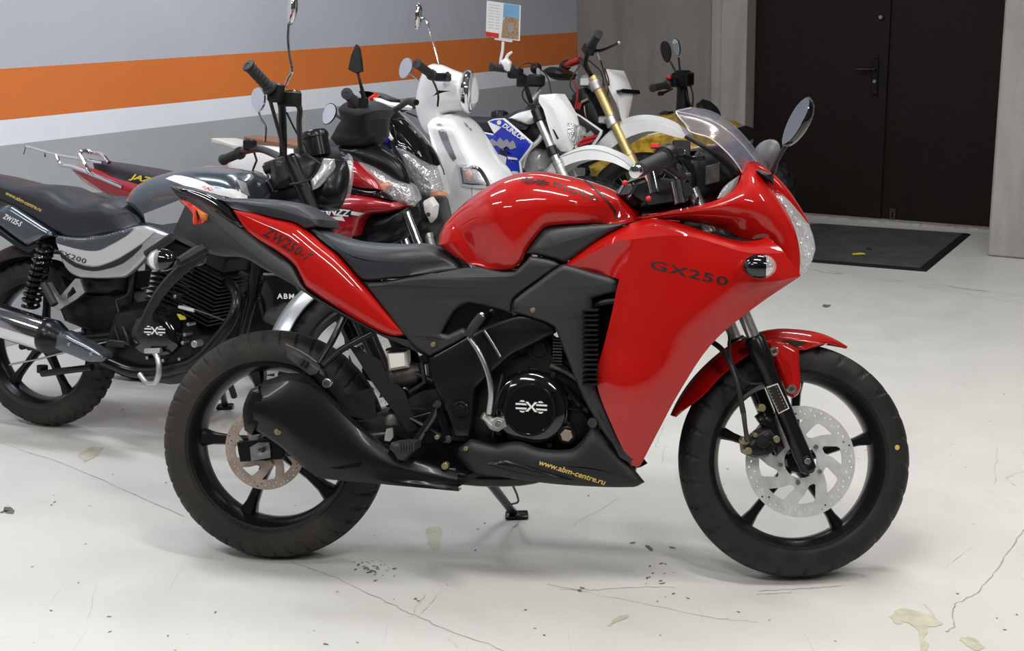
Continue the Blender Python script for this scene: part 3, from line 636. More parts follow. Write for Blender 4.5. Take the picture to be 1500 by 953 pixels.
b = MB(); b.tube([P(572, 678, .17), P(590, 687, .175), P(640, 694, .175), P(668, 692, .17)], [.012, .02, .021, .012], 10, 4, flat=.6); b.mk('heat_shield', 'engine_black', mf)
b = MB(); q = P(652, 682, .19); b.cyl(q+RB.Y*.02, q-RB.Y*.008, .009, 12); b.mk('muffler_bolt', 'brass', mf)
b = MB(); b.tube([P(560, 660, .14), P(640, 690, .13), P(720, 700, .1), P(800, 690, .06), P(860, 640, .02), P(880, 560, 0)], .022, 12, 4); b.mk('exhaust_pipe', 'satin_black', red)
def half_lens(c, fr, r, s0, s1, m, par, name, lab=None, sc=1.):
    b = MB(); pr = []
    for i in range(9):
        a = -PI/2+PI*i/8; h = r*1.3*math.sin(a)
        pr.append((r*math.cos(a), h))
    pr2 = [(p, h) for p, h in pr if s0*r*1.3-1e-6 <= h <= s1*r*1.3+1e-6]
    b.lathe(c, fr.X, [(p*sc, h) for p, h in pr2], 20); return b.mk(name, m, par, lab)
# tail: red side panels, black tail body, light
tail = MB(); tail.puff(RB, [(249, 272, .0), (270, 272, .0), (293, 278, .01), (315, 287, .03), (334, 300, .045), (356, 328, .07), (409, 371, .09), (431, 388, .095), (450, 423, .1), (497, 455, .105), (545, 482, .11), (576, 493, .115), (604, 505, .12), (612, 500, .12), (628, 523, .12), (604, 512, .12), (560, 492, .11), (513, 468, .1), (469, 443, .1), (431, 417, .09), (387, 394, .08), (356, 377, .07), (321, 375, .05), (277, 360, .03), (252, 347, .02), (262, 340, .02), (281, 336, .03), (294, 335, .04), (304, 320, .04), (285, 308, .03), (262, 290, .01)], [(262, 281, .02), (300, 305, .06), (335, 345, .085), (400, 393, .11), (470, 440, .12), (560, 490, .13)], rings=5, pw=2.2)
tl = tail.mk('tail_body', 'grey_black', red)
b = MB(); b.puff(RB, [(249, 273, .012), (262, 274, .012), (293, 279, .03), (315, 288, .045), (334, 301, .06), (346, 318, .075), (357, 332, .09), (352, 333, .09), (330, 320, .08), (308, 305, .06), (285, 291, .04), (262, 281, .02)], [(270, 278, .035), (310, 296, .07), (345, 324, .095)], rings=4, back='mirror'); b.mk('grab_cowl', 'gloss_black', tl)
b = MB(); b.puff(RB, [(264, 290, .0), (275, 294, .02), (290, 303, .045), (305, 314, .06), (304, 324, .06), (294, 335, .05), (283, 336, .04), (282, 325, .03), (285, 317, .03), (276, 304, .01)], [(282, 300, .05), (294, 317, .075), (290, 330, .06)], rings=5); b.mk('tail_light', 'red_lens', tl)
b = MB(); b.puff(RB, [(288, 304, .05), (305, 314, .064), (304, 324, .064), (296, 322, .06)], [(297, 314, .085)], rings=3, back='flat', th=.02); b.mk('amber_reflector', 'amber', tl)
b = MB(); b.tube([P(252, 347, -.05), P(215, 372, -.08)], .012, 8, 1); b.mk('licence_bracket', 'matte_black', tl)
# rear turn signals on the tail bracket (seen near 235,378)
c = P(238, 381, .12); ti = half_lens(c, RB, .031, -.35, 1, 'gloss_black', red, 'turn_signal', 'rear turn signal, black body with clear lens'); half_lens(c, RB, .032, -1, -.25, 'clear_lens', ti, 'lens'); half_lens(c, RB, .028, -1, -.25, 'white_plastic', ti, 'bulb_reflector')
b = MB(); b.tube([c+RB.X*.02, P(262, 384, .08), P(300, 362, .05)], [.010, .013, .018], 8, 3); b.mk('stalk', 'matte_black', ti)
b = MB(); c = P(236, 379, .12); c = RB.mir(c)
b.ball(c, .03, 16, (1.15, .75, .72), (RB.X, RB.Y, RB.Z)); b.mk('turn_signal', 'gloss_black', red)
b = MB(); b.tube([P(300, 368, .03), P(262, 398, .04), P(232, 432, .04), P(203, 486, .04)], [.018, .016, .014, .009], 8, 3, flat=.8); b.mk('licence_plate_holder', 'matte_black', red)
rp = MB(); rp.puff(RB, [(341, 307, .075), (372, 312, .08), (403, 320, .085), (431, 326, .09), (447, 336, .095), (469, 354, .10), (498, 377, .105), (529, 412, .115), (560, 450, .125), (595, 490, .135), (576, 492, .13), (545, 481, .125), (497, 453, .12), (450, 421, .115), (441, 406, .115), (431, 388, .11), (409, 370, .105), (381, 352, .10), (359, 335, .09)], [(362, 318, .1), (420, 346, .122), (470, 392, .135), (530, 440, .142), (572, 478, .142)], rings=6, pw=1.9, back='flat', th=.012)
tp, _ = both(rp, RB, 'tail_fairing', 'red_paint', red)
# seats
b = MB(); b.puff(RB, [(315, 289, 0), (340, 290, 0), (400, 292, 0), (432, 296, 0), (450, 300, 0), (470, 315, .03), (478, 322, .05), (470, 332, .09), (447, 335, .1), (431, 326, .095), (403, 320, .09), (372, 312, .085), (341, 305, .075), (330, 298, .05)], [(345, 298, .07), (400, 305, .1), (450, 320, .11)], rings=6, pw=2.4); b.mk('passenger_seat', 'seat_vinyl', red)
b = MB(); b.puff(RB, [(447, 330, .05), (458, 326, .04), (480, 338, .0), (505, 347, 0), (540, 354, 0), (590, 357, 0), (630, 357, 0), (655, 368, 0), (673, 385, .06), (672, 393, .1), (640, 398, .13), (600, 403, .14), (560, 409, .135), (540, 411, .125), (529, 408, .12), (500, 375, .11), (469, 350, .1)], [(470, 345, .09), (520, 378, .13), (580, 384, .15), (650, 384, .10)], rings=7, pw=2.6); b.mk('rider_seat', 'seat_vinyl', red)
# tank
tank = MB(); tank.puff(RB, [(643, 360, .03), (646, 343, .0), (655, 325, 0), (675, 303, 0), (700, 284, 0), (735, 263, 0), (765, 253, 0), (795, 251, 0), (830, 257, 0), (866, 266, 0), (900, 279, 0), (925, 296, 0), (941, 313, .03), (936, 321, .09), (921, 326, .12), (870, 329, .13), (815, 331, .14), (801, 333, .145), (792, 340, .15), (770, 368, .155), (763, 384, .15), (751, 393, .145), (732, 395, .135), (704, 390, .12), (672, 380, .08)], [(680, 350, .10), (730, 322, .175), (790, 302, .185), (850, 302, .17), (905, 306, .11)], rings=10, pw=2.1, k=5)
tk = tank.mk('fuel_tank', 'red_paint', red)
decal([[(854, 263), (856.5, 263), (874, 277), (888, 291), (902, 310), (904, 323), (901, 323), (899, 311), (885, 292), (871, 278)]], [tk], 'label_black', tk, RB, name='seam', k=3)
# dark side covers
sA = MB(); sA.puff(RB, [(770, 371), (792, 341), (797, 336), (814, 332), (870, 329), (921, 326), (905, 334), (880, 348), (861, 362), (827, 384), (814, 380), (789, 374)], [(815, 358, .172), (880, 338, .165)], n=.155, rings=4, pw=1.8, back='flat', th=.02)
both(sA, RB, 'tank_side_cover', 'grey_black', red)
sB = MB(); sB.panel(RB, [(530, 412, .125), (560, 411, .135), (600, 405, .145), (640, 400, .15), (672, 393, .145), (700, 391, .15), (735, 398, .16), (754, 397, .165), (768, 384, .168), (775, 375, .168), (790, 377, .168), (812, 382, .168), (820, 388, .168), (785, 412, .165), (752, 436, .163), (748, 447, .163), (748, 458, .16), (722, 451, .16), (685, 443, .16), (669, 451, .16), (656, 468, .16), (646, 488, .16), (655, 490, .158), (676, 480, .158), (690, 488, .158), (660, 505, .158), (628, 522, .156), (604, 505, .15), (592, 492, .147), (560, 450, .135)], d=.012, rise=.012)
sc_, _ = both(sB, RB, 'side_cover', 'grey_black', red)
b = MB(); b.plate(RB, [[(646, 488), (656, 466), (669, 449), (685, 442), (710, 447), (750, 460), (748, 470), (700, 488), (676, 492), (655, 498)]], .125, .02); b.mk('cover_recess', 'gloss_black', red)
for px, py, n in ((634.5, 504.5, .165), (780.5, 454, .175)):
    b = MB(); q = P(px, py, n); b.cyl(q+RB.Y*.02, q-RB.Y*.004, .0065, 14); b.cyl(q, q-RB.Y*.006, .004, 6); b.mk('cover_screw', 'brass', red)
# main frame spar
b = MB(); b.puff(RB, [(627, 523), (655, 508), (690, 488), (720, 474), (760, 461), (790, 466), (813, 479), (813, 488), (775, 508), (749, 521), (733, 535), (717, 549), (696, 570), (693, 606), (688, 641), (665, 641), (655, 610), (642, 580), (631, 556)], [(655, 560, .142), (680, 520, .15), (760, 484, .145)], n=.125, rings=3, pw=3, back='flat', th=.03) if False else b.panel(RB, [(627, 523), (655, 508), (690, 488), (720, 474), (760, 461), (790, 466), (813, 479), (813, 488), (775, 508), (749, 521), (733, 535), (717, 549), (696, 570), (693, 606), (688, 641), (665, 641), (655, 610), (642, 580), (631, 556)], n=.147, d=.012, rise=.015, th=.02)
both(b, RB, 'frame_spar', 'satin_black', red)
b = MB(); q = P(675, 599, .15); b.cyl(q+RB.Y*.02, q-RB.Y*.008, .021, 24); b.cyl(q, q-RB.Y*.012, .011, 20); b.mk('pivot_bolt', 'satin_black', red)
# black leg cover under the tank
sC = MB(); sC.panel(RB, [(820, 388, .175), (831, 387, .175), (868, 398, .175), (906, 409, .175), (905, 428, .175), (885, 432, .175), (867, 438, .175), (869, 470, .175), (873, 520, .178), (872, 550, .178), (884, 590, .18), (900, 631, .178), (924, 682, .168), (915, 672, .166), (893, 648, .168), (875, 622, .17), (853, 582, .172), (831, 528, .17), (812, 480, .168), (800, 473, .165), (780, 466, .165), (752, 458, .163), (749, 447, .163), (753, 437, .163), (785, 413, .168)], d=.016, rise=.016)
both(sC, RB, 'frame_cover', 'grey_black', red)
# fairing side panel
RW = [[(930, 351, .200), (975, 345, .212), (1010, 346, .218), (1050, 357, .225), (1090, 369, .222), (1125, 371, .195), (1149, 370, .165)],
      [(920, 378, .198), (960, 378, .213), (1000, 380, .222), (1045, 388, .230), (1092, 396, .226), (1130, 394, .198), (1162, 388, .16)],
      [(907, 409, .195), (950, 410, .212), (995, 412, .223), (1040, 415, .230), (1085, 417, .224), (1135, 412, .198), (1173, 404, .155)],
      [(897, 455, .193), (935, 456, .210), (975, 457, .22), (1010, 457, .225), (1045, 456, .221), (1075, 450, .207), (1104, 451, .19)],
      [(884, 508, .192), (915, 509, .206), (945, 510, .214), (970, 510, .216), (995, 509, .213), (1020, 506, .203), (1042, 504, .19)],
      [(873, 555, .19), (893, 560, .202), (912, 565, .21), (932, 569, .212), (955, 572, .208), (975, 575, .198), (994, 576, .187)],
      [(900, 631, .176), (910, 631, .182), (920, 632, .186), (930, 632, .187), (942, 632, .185), (954, 631, .18), (965, 630, .174)],
      [(925, 681, .16), (927, 682, .161), (929, 682, .162), (931, 683, .162), (933, 683, .161), (935, 683, .159), (938, 682, .156)]]
fpm = MB(); fpm.grid(RB, RW, 4, 4, .004)
fp, _ = both(fpm, RB, 'side_fairing', 'red_paint', red)
# crest band above it
RW = [[(829, 386, .150), (866, 357, .15), (903, 336, .15), (931, 325, .15), (960, 320, .145), (1000, 328, .15), (1040, 341, .155), (1085, 353, .16), (1108, 352, .155), (1126, 347, .14)],
      [(831, 388, .160), (869, 361, .165), (907, 343, .175), (933, 336, .18), (963, 331, .185), (1003, 337, .195), (1045, 348, .205), (1090, 360, .20), (1116, 360, .18), (1138, 358, .15)],
      [(833, 390, .165), (873, 367, .18), (911, 352, .197), (932, 350, .200), (975, 345, .212), (1010, 346, .218), (1050, 357, .225), (1090, 369, .222), (1125, 371, .195), (1149, 370, .165)]]
b = MB(); b.grid(RB, RW, 4, 4, .004); both(b, RB, 'fairing_crest', 'red_paint', red)
b = MB(); b.grid(RB, [[(833, 390, .165), (873, 367, .18), (911, 352, .197), (931, 350, .2)], [(850, 394, .162), (880, 384, .17), (912, 370, .185), (926, 368, .197)], [(868, 398, .155), (885, 402, .16), (898, 406, .17), (907, 409, .195)]], 4, 4, .004); both(b, RB, 'fairing_inset', 'red_paint', red)
# nose cowl
ns = MB(); ns.grid(RB, [[(931, 319, .13), (979, 309, .14), (1030, 299, .15), (1062, 287, .15), (1084, 264, .13), (1087, 229, .10), (1135, 257, .055)],
 [(934, 319, .135), (982, 312, .15), (1034, 304, .165), (1070, 293, .17), (1098, 272, .15), (1112, 256, .11), (1131, 284, .078)],
 [(940, 319, .138), (986, 315, .148), (1038, 310, .162), (1080, 302, .172), (1112, 290, .16), (1128, 280, .125), (1148, 302, .095)],
 [(946, 320, .14), (992, 319, .14), (1044, 318, .15), (1088, 314, .165), (1122, 308, .158), (1140, 303, .135), (1160, 325, .11)],
 [(950, 319, .14), (997, 320, .132), (1048, 324, .135), (1094, 325, .15), (1130, 325, .15), (1150, 325, .135), (1168, 348, .115)],
 [(955, 319, .14), (1003, 323, .122), (1052, 329, .12), (1098, 338, .135), (1134, 342, .14), (1155, 350, .133), (1172, 375, .117)],
 [(958, 319, .14), (1008, 325, .115), (1056, 334, .11), (1094, 350, .12), (1127, 349, .13), (1150, 371, .13), (1171, 403, .125)]], 4, 5, .004, cor=70)
both(ns, RB, 'nose_cowl', 'red_paint', red)
b = MB(); b.puff(RB, [(1108, 237, .0), (1135, 256, .0), (1155, 278, 0), (1172, 303, 0), (1185, 325, 0), (1187, 331, .02), (1180, 322, .05), (1166, 306, .065), (1148, 288, .07), (1131, 284, .07), (1124, 266, .075), (1112, 248, .08), (1098, 238, .085)], [(1125, 258, .06), (1150, 283, .055), (1175, 316, .03)], rings=6, pw=2.); b.mk('nose_ridge', 'red_paint', red)
# headlight
O = [(1130, 284, .072), (1148, 287, .06), (1167, 306, .05), (1184, 328, .03), (1191, 344, .02), (1195, 364, .02), (1189, 384, .04), (1178, 404, .07), (1172, 403, .10), (1172, 375, .108), (1168, 348, .108), (1160, 325, .10), (1148, 302, .09)]
b = MB(); b.puff(RB, O, [(1155, 305, .095), (1175, 335, .09), (1183, 370, .085)], rings=6, pw=2., back='flat', th=.006); hl, _ = both(b, RB, 'headlight', 'clear_lens', red)
b = MB(); b.puff(RB, [(x-1, y, n-.004) for x, y, n in O], [(1155, 306, .065), (1175, 338, .055), (1183, 370, .05)], rings=4, pw=1.3, back='flat', th=.02); b.mk('reflector', 'reflector', hl)
# inner black bulk that closes the inside of the fairing
b = MB(); b.puff(RB, [(880, 400), (930, 345), (990, 325), (1060, 335), (1110, 345), (1150, 365), (1160, 385), (1120, 420), (1050, 470), (1000, 520), (965, 590), (935, 660), (905, 620), (885, 555), (895, 480)], [(960, 400), (1050, 380), (950, 520)], n=.06, ns=.13, rings=4, pw=3); b.mk('radiator_housing', 'satin_black', red)
b = MB()
for i in range(16):
    y = 452+i*7; q = P(868, y, .12); b.box(q, RB.X*.02, RB.Y*.1, RB.Z*.0025, .1)
b.mk('cylinder_fins', 'engine_black', red)
b = MB(); b.tube([P(866, 452, .13), P(880, 443, .14), P(905, 440, .14)], .009, 8, 3); b.mk('radiator_hose', 'cable', red)
# windscreen
RW = [[(1005, 183, .115), (1012, 193, .13), (1040, 202, .14), (1064, 222, .142), (1078, 238, .138), (1087, 252, .125)],
      [(994, 170, .10), (1016, 180, .112), (1046, 194, .12), (1070, 212, .12), (1085, 226, .112), (1096, 238, .10)],
      [(991, 163, .075), (1022, 170, .085), (1054, 183, .09), (1080, 204, .09), (1096, 222, .082), (1108, 237, .07)],
      [(1003, 160, .035), (1034, 165, .04), (1066, 182, .045), (1090, 205, .04), (1106, 226, .035), (1117, 243, .03)],
      [(1012, 158, 0), (1042, 164, 0), (1070, 181, 0), (1094, 205, 0), (1110, 227, 0), (1120, 246, 0)]]
b = MB(); b.grid(RB, RW, 4, 4, .003); b.join(b.mirror(RB)); ws = b.mk('windscreen', 'screen', red, 'clear smoke tinted windscreen')
b = MB(); e = [RB.q(p) for p in RW[0]]+[]; b.tube(e, .0018, 6, 4); b.tube([RB.q(RW[i][0]) for i in range(5)], .0018, 6, 4); b.tube([RB.q(p) for p in RW[2]], .0012, 6, 4); b.mk('screen_edge', 'milky_plastic', ws)
# mirrors
def mirror_head(fr, c, ax_l, ax_w, ax_n, L, Wd, par, mh='gloss_black', glass='mirror_glass', name='mirror'):
    b = MB(); n = 22; R = 7; vs = []; 
    for i in range(R+1):
        a = PI/2*i/R
        for j in range(n):
            f = 2*PI*j/n; s = math.cos(a); k = 1+.16*math.cos(f)
            vs.append(c+ax_l*(L*s*math.cos(f))+ax_w*(Wd*s*k*math.sin(f))+ax_n*(Wd*.62*math.sin(a)))
    fs = [(i*n+j, (i+1)*n+j, (i+1)*n+(j+1) % n, i*n+(j+1) % n) for i in range(R) for j in range(n)]+[tuple(range(n))]
    b.add(vs, fs); m_ = b.mk(name, mh, par)
    b = MB(); vs = [c-ax_n*.0025+ax_l*(L*.93*math.cos(2*PI*j/n))+ax_w*(Wd*.93*(1+.16*math.cos(2*PI*j/n))*math.sin(2*PI*j/n)) for j in range(n)]; vs += [v+ax_n*.002 for v in vs]
    b.add(vs, [tuple(range(n)), tuple(reversed(range(n, 2*n)))]+[(j, (j+1) % n, n+(j+1) % n, n+j) for j in range(n)]); b.mk('mirror_glass', glass, m_, ang=30)
    return m_
n_ = .20; c = P(1166, 178, n_); al = (P(1185, 141, n_)-P(1148, 214, n_)); L = al.length/2; al = al.normalized()
aw = (RB.X*.35-RB.Y*.93).normalized(); aw = (aw-al*aw.dot(al)).normalized(); an = al.cross(aw); an = an if an.dot(RB.X) > 0 else -an
# glass faces rearwards and towards the viewer
m1 = mirror_head(RB, c, al, aw, an, L, .048, red, glass='mirror_tint')
b = MB(); b.tube([P(1133, 250, .12), P(1138, 236, .16), P(1152, 211, .19)], [.011, .007, .008], 10, 4, flat=.7); b.puff(RB, [(1105, 249), (1112, 248), (1133, 255), (1134, 270), (1128, 266), (1115, 258)], [(1120, 257)], n=.095, ns=.125, rings=3, back='flat', th=.02); b.mk('mirror_stem', 'matte_black', m1)
c = P(1122, 230, -.26); al = RB.Z*.96+RB.X*.2; m2 = mirror_head(RB, c, al.normalized(), (RB.X*.8-RB.Y*.6).normalized(), (RB.X*.6+RB.Y*.8).normalized()*-1, .05, .042, red, 'grey_plastic', 'mirror_tint')
b = MB(); b.tube([P(1118, 262, -.12), P(1122, 240, -.24)], .008, 8, 2); b.mk('mirror_stem', 'matte_black', m2)
# front turn signal
b = MB(); c = P(1112, 390, .27); ex = (RB.X*.96+RB.Z*.12).normalized(); ez = ex.cross(RB.Y)*-1
ti = half_lens(c, RB, .030, -1, .45, 'gloss_black', red, 'turn_signal', 'front turn signal, black body with clear lens')
half_lens(c+RB.X*.0, RB, .031, .36, 1, 'clear_lens', ti, 'lens', sc=1.0); half_lens(c-RB.X*.002, RB, .028, .36, 1, 'reflector', ti, 'bulb_reflector', sc=1.)
b = MB(); b.cyl(c-RB.X*.01, P(1105, 393, .2), .011, 12); b.mk('stalk', 'matte_black', ti)
c2 = RB.mir(c); ti = half_lens(c2, RB, .030, -1, .45, 'gloss_black', red, 'turn_signal'); half_lens(c2, RB, .031, .36, 1, 'clear_lens', ti, 'lens'); b = MB(); b.cyl(c2, RB.mir(P(1105, 393, .2)), .011, 12); b.mk('stalk', 'matte_black', ti)
# fork
S = SF.p
for s, nm in ((1, ''), (-1, '')):
    dx = SF.inv(S(1103, 492, .095)); ax0 = SF.inv(S(1184, 687, .095))
    T = SF.l(dx.x, s*.095, dx.z); Bt = SF.l(ax0.x, s*.095, ax0.z); D = (T-Bt).normalized()
    b = MB(); b.lathe(Bt, D, [(.012, -.01), (.021, 0), (.0225, .04), (.0215, .1), (.0215, (T-Bt).length-.09), (.0265, (T-Bt).length-.07), (.027, (T-Bt).length-.01), (.022, (T-Bt).length)], 24); fo = b.mk('fork_slider', 'satin_black', red)
    b = MB(); b.cyl(T-D*.02, T+D*.40, .0165, 20, .02); b.mk('fork_tube', 'fork_chrome', fo)
    if s == 1:
        FT, FB, FD = T, Bt, D; sl = fo
        b = MB(); q = S(1182, 675, .118); b.cyl(q+SF.Y*.03, q-SF.Y*.003, .013, 18); b.mk('axle_end', 'satin_black', fo)
        b = MB(); b.cyl(q, q-SF.Y*.008, .0085, 6); b.mk('axle_bolt', 'brushed_steel', fo)
b = MB(); b.cyl(SF.l(0, -.11, 0), SF.l(0, .105, 0), .009); b.mk('front_axle', 'brushed_steel', red)
decal([[(1123, 566), (1139, 561), (1156, 598), (1141, 606)]], [sl], 'label_white', sl, SF, .1, 'warning_label')
decal([[(1125, 568), (1138, 563), (1154, 597), (1141.5, 603.5)]], [sl], 'label_black', sl, SF, .1, 'warning_text_block', lift=.0026)
lines_ = []
for i in range(7):
    a = (1126+i*2.15, 570.5+i*4.7); lines_.append([(a[0]+1, a[1]), (a[0]+11, a[1]-4.4), (a[0]+11.4, a[1]-3.2), (a[0]+1.4, a[1]+1.2)])
decal(lines_, [sl], 'label_grey', sl, SF, .1, 'warning_text', lift=.0036, cuts=0)
# front mudguard
def pol(fr, px, py, n=0): i = fr.inv(fr.p(px, py, n)); return math.degrees(math.atan2(i.z, i.x)), math.hypot(i.x, i.z)
gp = [pol(SF, *p) for p in ((1241, 507), (1205, 489), (1166, 482), (1130, 482), (1085, 496), (1040, 528), (1003, 570), (982, 608))]
b = MB(); pf = [(gp[i][0], gp[i][1], f) for i, f in enumerate((.08, .62, .95, 1.05, 1.05, 1.05, .9, .25))]
b.guard(SF, 0, 0, [V(p) for p in pf], .066, .036, .004); mg = b.mk('front_mudguard', 'red_paint', red, ang=60)
b = MB(); b.puff(SF, [(1122, 500), (1142, 499), (1171, 510), (1171.5, 535), (1173, 566), (1169, 577), (1162, 583), (1152, 578), (1148, 566), (1140, 545), (1131, 524), (1124, 515)], [(1140, 514, .092), (1158, 540, .092), (1162, 570, .09)], n=.074, rings=4, pw=2., back='flat', th=.008); both(b, SF, 'fender_bracket', 'red_paint', mg)
b = MB(); b.puff(SF, [(1122, 500, .078), (1124, 491, .05), (1150, 492, .052), (1182, 497, .05), (1215, 503, .03), (1190, 510, .05), (1171, 512, .076), (1145, 503, .078)], [(1150, 498, .07), (1185, 503, .062)], rings=3, back='flat', th=.006); b.mk('fender_shoulder', 'red_paint', mg)
b = MB(); b.plate(SF, [[(1146, 497), (1160, 498), (1183, 501), (1177, 505), (1168, 508), (1158, 503)]], .080, .004, 2); b.mk('fender_vent', 'label_black', mg)
for px, py in ((1133.5, 514.5), (1160, 569.5)):
    b = MB(); q = S(px, py, .092); b.lathe(q+SF.Y*.01, -SF.Y, [(.0115, 0), (.0125, .008), (.0115, .012), (.0075, .012), (.007, .009), (.001, .009)], 20); bo = b.mk('fender_bolt', 'brushed_steel', mg)
    b = MB(); b.cyl(q+SF.Y*.005, q-SF.Y*.001, .005, 6); b.mk('bolt_head', 'dull_metal', bo)
# front brake caliper and hose
b = MB(); b.puff(SF, [(1088, 650), (1098, 642), (1112, 628), (1125, 625), (1136, 636), (1136, 655), (1125, 668), (1105, 670), (1090, 664)], [(1105, 654), (1124, 643)], n=.085, ns=.115, rings=4, c=.07, pw=3); cp_ = b.mk('brake_caliper', 'engine_black', red)
b = MB(); b.puff(SF, [(1106, 610), (1118, 600), (1136, 606), (1142, 630), (1150, 655), (1138, 668), (1126, 640)], [(1126, 622), (1140, 650)], n=.075, ns=.09, rings=3, c=.07); b.mk('caliper_bracket', 'satin_black', cp_)
for px, py, r in ((1092, 645, .010), (1096, 660, .009), (1116, 597, .0095), (1137, 643, .009), (1106, 637, .006)):
    b = MB(); q = S(px, py, .115); b.cyl(q+SF.Y*.03, q-SF.Y*.006, r, 10); b.mk('caliper_bolt', 'brass', cp_)
b = MB(); b.cyl(S(1118, 646, .11), S(1118, 646, .132), .017, 20); b.cyl(S(1126, 655, .11), S(1126, 655, .128), .015, 20); b.mk('piston_cap', 'engine_black', cp_)
b = MB(); b.tube([S(1040, 498, .06), S(1060, 515, .1), S(1078, 555, .125), S(1089, 605, .13)], .007, 8, 5); b.mk('brake_hose', 'cable', cp_)
b = MB(); b.tube([S(1089, 603, .13), S(1092, 628, .13), S(1095, 645, .12)], [.0065, .0055, .007], 8, 3); b.mk('hose_fitting', 'dull_metal', cp_)
b = MB(); b.tube([S(1068, 490, .11), S(1072, 530, .12), S(1095, 560, .1), S(1125, 560, .09)], .004, 6, 5); b.mk('speed_cable', 'cable', red)
# belly pan
bp_ = [(671, 656), (677, 652), (689, 643), (700, 645), (722, 650), (761, 647), (787, 656), (812, 659), (838, 657), (852, 645), (862, 632), (871, 623), (893, 647), (925, 683), (944, 706), (928, 713), (843, 711), (780, 705), (736, 698), (692, 691), (670, 669)]
b = MB(); b.puff(RB, bp_, [(700, 668), (780, 682), (860, 684), (915, 698)], n=.15, ns=.172, rings=4, pw=2., back='flat', th=.008); bpn, _ = both(b, RB, 'belly_pan', 'matte_black', red)
b = MB(); b.puff(RB, [(720, 672, .165), (745, 671, .165), (790, 688, .172), (840, 703, .168), (790, 698, .17), (740, 688, .168), (706, 678, .165)], [(750, 682, .18), (800, 695, .178)], rings=3, back='flat', th=.006); b.mk('pan_scoop', 'satin_black', bpn)
lw = [RB.inv(RB.q(p, .14)) for p in ((600, 706), (670, 716), (700, 700), (780, 702), (928, 710))]
b = MB(); b.add([RB.l(p.x, s*.14, p.z+dz) for p in lw for s, dz in ((-1, 0.004), (1, .004), (1, .02), (-1, .02))], [(i*4+j, i*4+(j+1) % 4, i*4+4+(j+1) % 4, i*4+4+j) for i in range(4) for j in range(4)]+[(0, 1, 2, 3), (19, 18, 17, 16)]); b.mk('pan_floor', 'matte_black', red)
for px, py in ((682.5, 656.5), (640, 640)):
    b = MB(); q = P(px, py, .172); b.cyl(q+RB.Y*.02, q-RB.Y*.004, .006, 12); b.mk('pan_bolt', 'brass', red)
# engine
b = MB(); b.panel(RB, [(560, 645), (600, 632), (640, 640), (690, 638), (720, 655), (700, 690), (660, 698), (600, 690), (570, 672)], n=.08, th=.1, d=.01); b.mk('lower_frame', 'engine_black', red)
b = MB(); b.panel(RB, [(866, 430), (912, 425), (900, 480), (888, 540), (884, 570), (872, 556), (866, 500)], n=.10, th=.02); b.mk('radiator', 'engine_black', red)
b = MB(); b.puff(RB, [(700, 560), (720, 530), (760, 505), (800, 490), (840, 530), (870, 600), (872, 640), (840, 662), (760, 660), (700, 655), (660, 650), (600, 650), (560, 640), (570, 600), (620, 560)], [(640, 610), (740, 600), (830, 600)], n=.06, ns=.105, rings=4, pw=3.5); eng = b.mk('engine_block', 'engine_black', red)
q = P(779, 597, .1)
b = MB(); b.lathe(q+RB.Y*.03, -RB.Y, [(.102, 0), (.102, .045), (.097, .058), (.084, .068), (.066, .072), (.0655, .080), (.062, .083), (.060, .080), (.001, .082)], 56); ec = b.mk('clutch_cover', 'gloss_black', eng)
b = MB(); b.lathe(q-RB.Y*.047, -RB.Y, [(.0605, 0), (.0665, 0), (.0665, .006), (.0605, .006)], 56, close=True); b.mk('cover_ring', 'satin_black', ec)
logo(778.5, 595.5, 46, 18, [ec], 'label_white', ec, RB, .14, sk=.06)
for i in range(9):
    a = 2*PI*i/9+.3; b = MB(); qq = q+RB.X*(math.cos(a)*.104)+RB.Z*(math.sin(a)*.104); b.cyl(qq+RB.Y*.02, qq-RB.Y*.022, .0075, 8); b.mk('cover_bolt', 'engine_black', ec)
b = MB(); qq = P(830.5, 637, .13); b.cyl(qq+RB.Y*.03, qq-RB.Y*.004, .023, 24); oc = b.mk('oil_cap_boss', 'engine_black', eng)
b = MB(); b.cyl(qq-RB.Y*.003, qq-RB.Y*.012, .0165, 6); b.mk('oil_cap', 'rusty_steel', oc, 'worn bare metal oil plug')
b = MB(); qq = P(868, 619, .165); b.cyl(qq+RB.Y*.02, qq-RB.Y*.005, .0125, 16); b.mk('spacer', 'dull_metal', red)
b = MB(); b.cyl(P(832, 598, .12), P(855, 596, .12), .004, 8); b.tube([P(828, 566, .12), P(850, 590, .12), P(868, 612, .11)], .010, 8, 3); b.mk('engine_side_tube', 'gloss_black', eng)
b = MB(); b.cyl(P(790, 512, .10), P(790, 512, .03), .034, 24); b.cyl(P(790, 512, .105), P(790, 512, .1), .02, 24); b.mk('starter_motor', 'engine_black', eng)
b = MB(); b.plate(RB, [[(762, 512), (775, 500), (805, 500), (812, 520), (840, 535), (846, 548), (800, 545), (765, 540)]], .09, .02, 2); b.mk('engine_bracket', 'engine_black', eng)
b = MB()
for i in range(10): q2 = P(818, 496+i*4.5, .08); b.box(q2+RB.X*.0, RB.X*.012, RB.Y*.03, RB.Z*.0022, .1)
b.mk('gear_teeth', 'dull_metal', eng)
b = MB(); b.tube([P(806, 535, .12), P(830, 545, .12), P(846, 556, .12)], .006, 8, 3); b.mk('spring_cable', 'dull_metal', eng)
b = MB(); b.tube([P(736, 548, .12), P(728, 580, .13), P(724, 605, .13), P(722, 640, .12)], .004, 6, 4); b.mk('wiring', 'cable', eng)
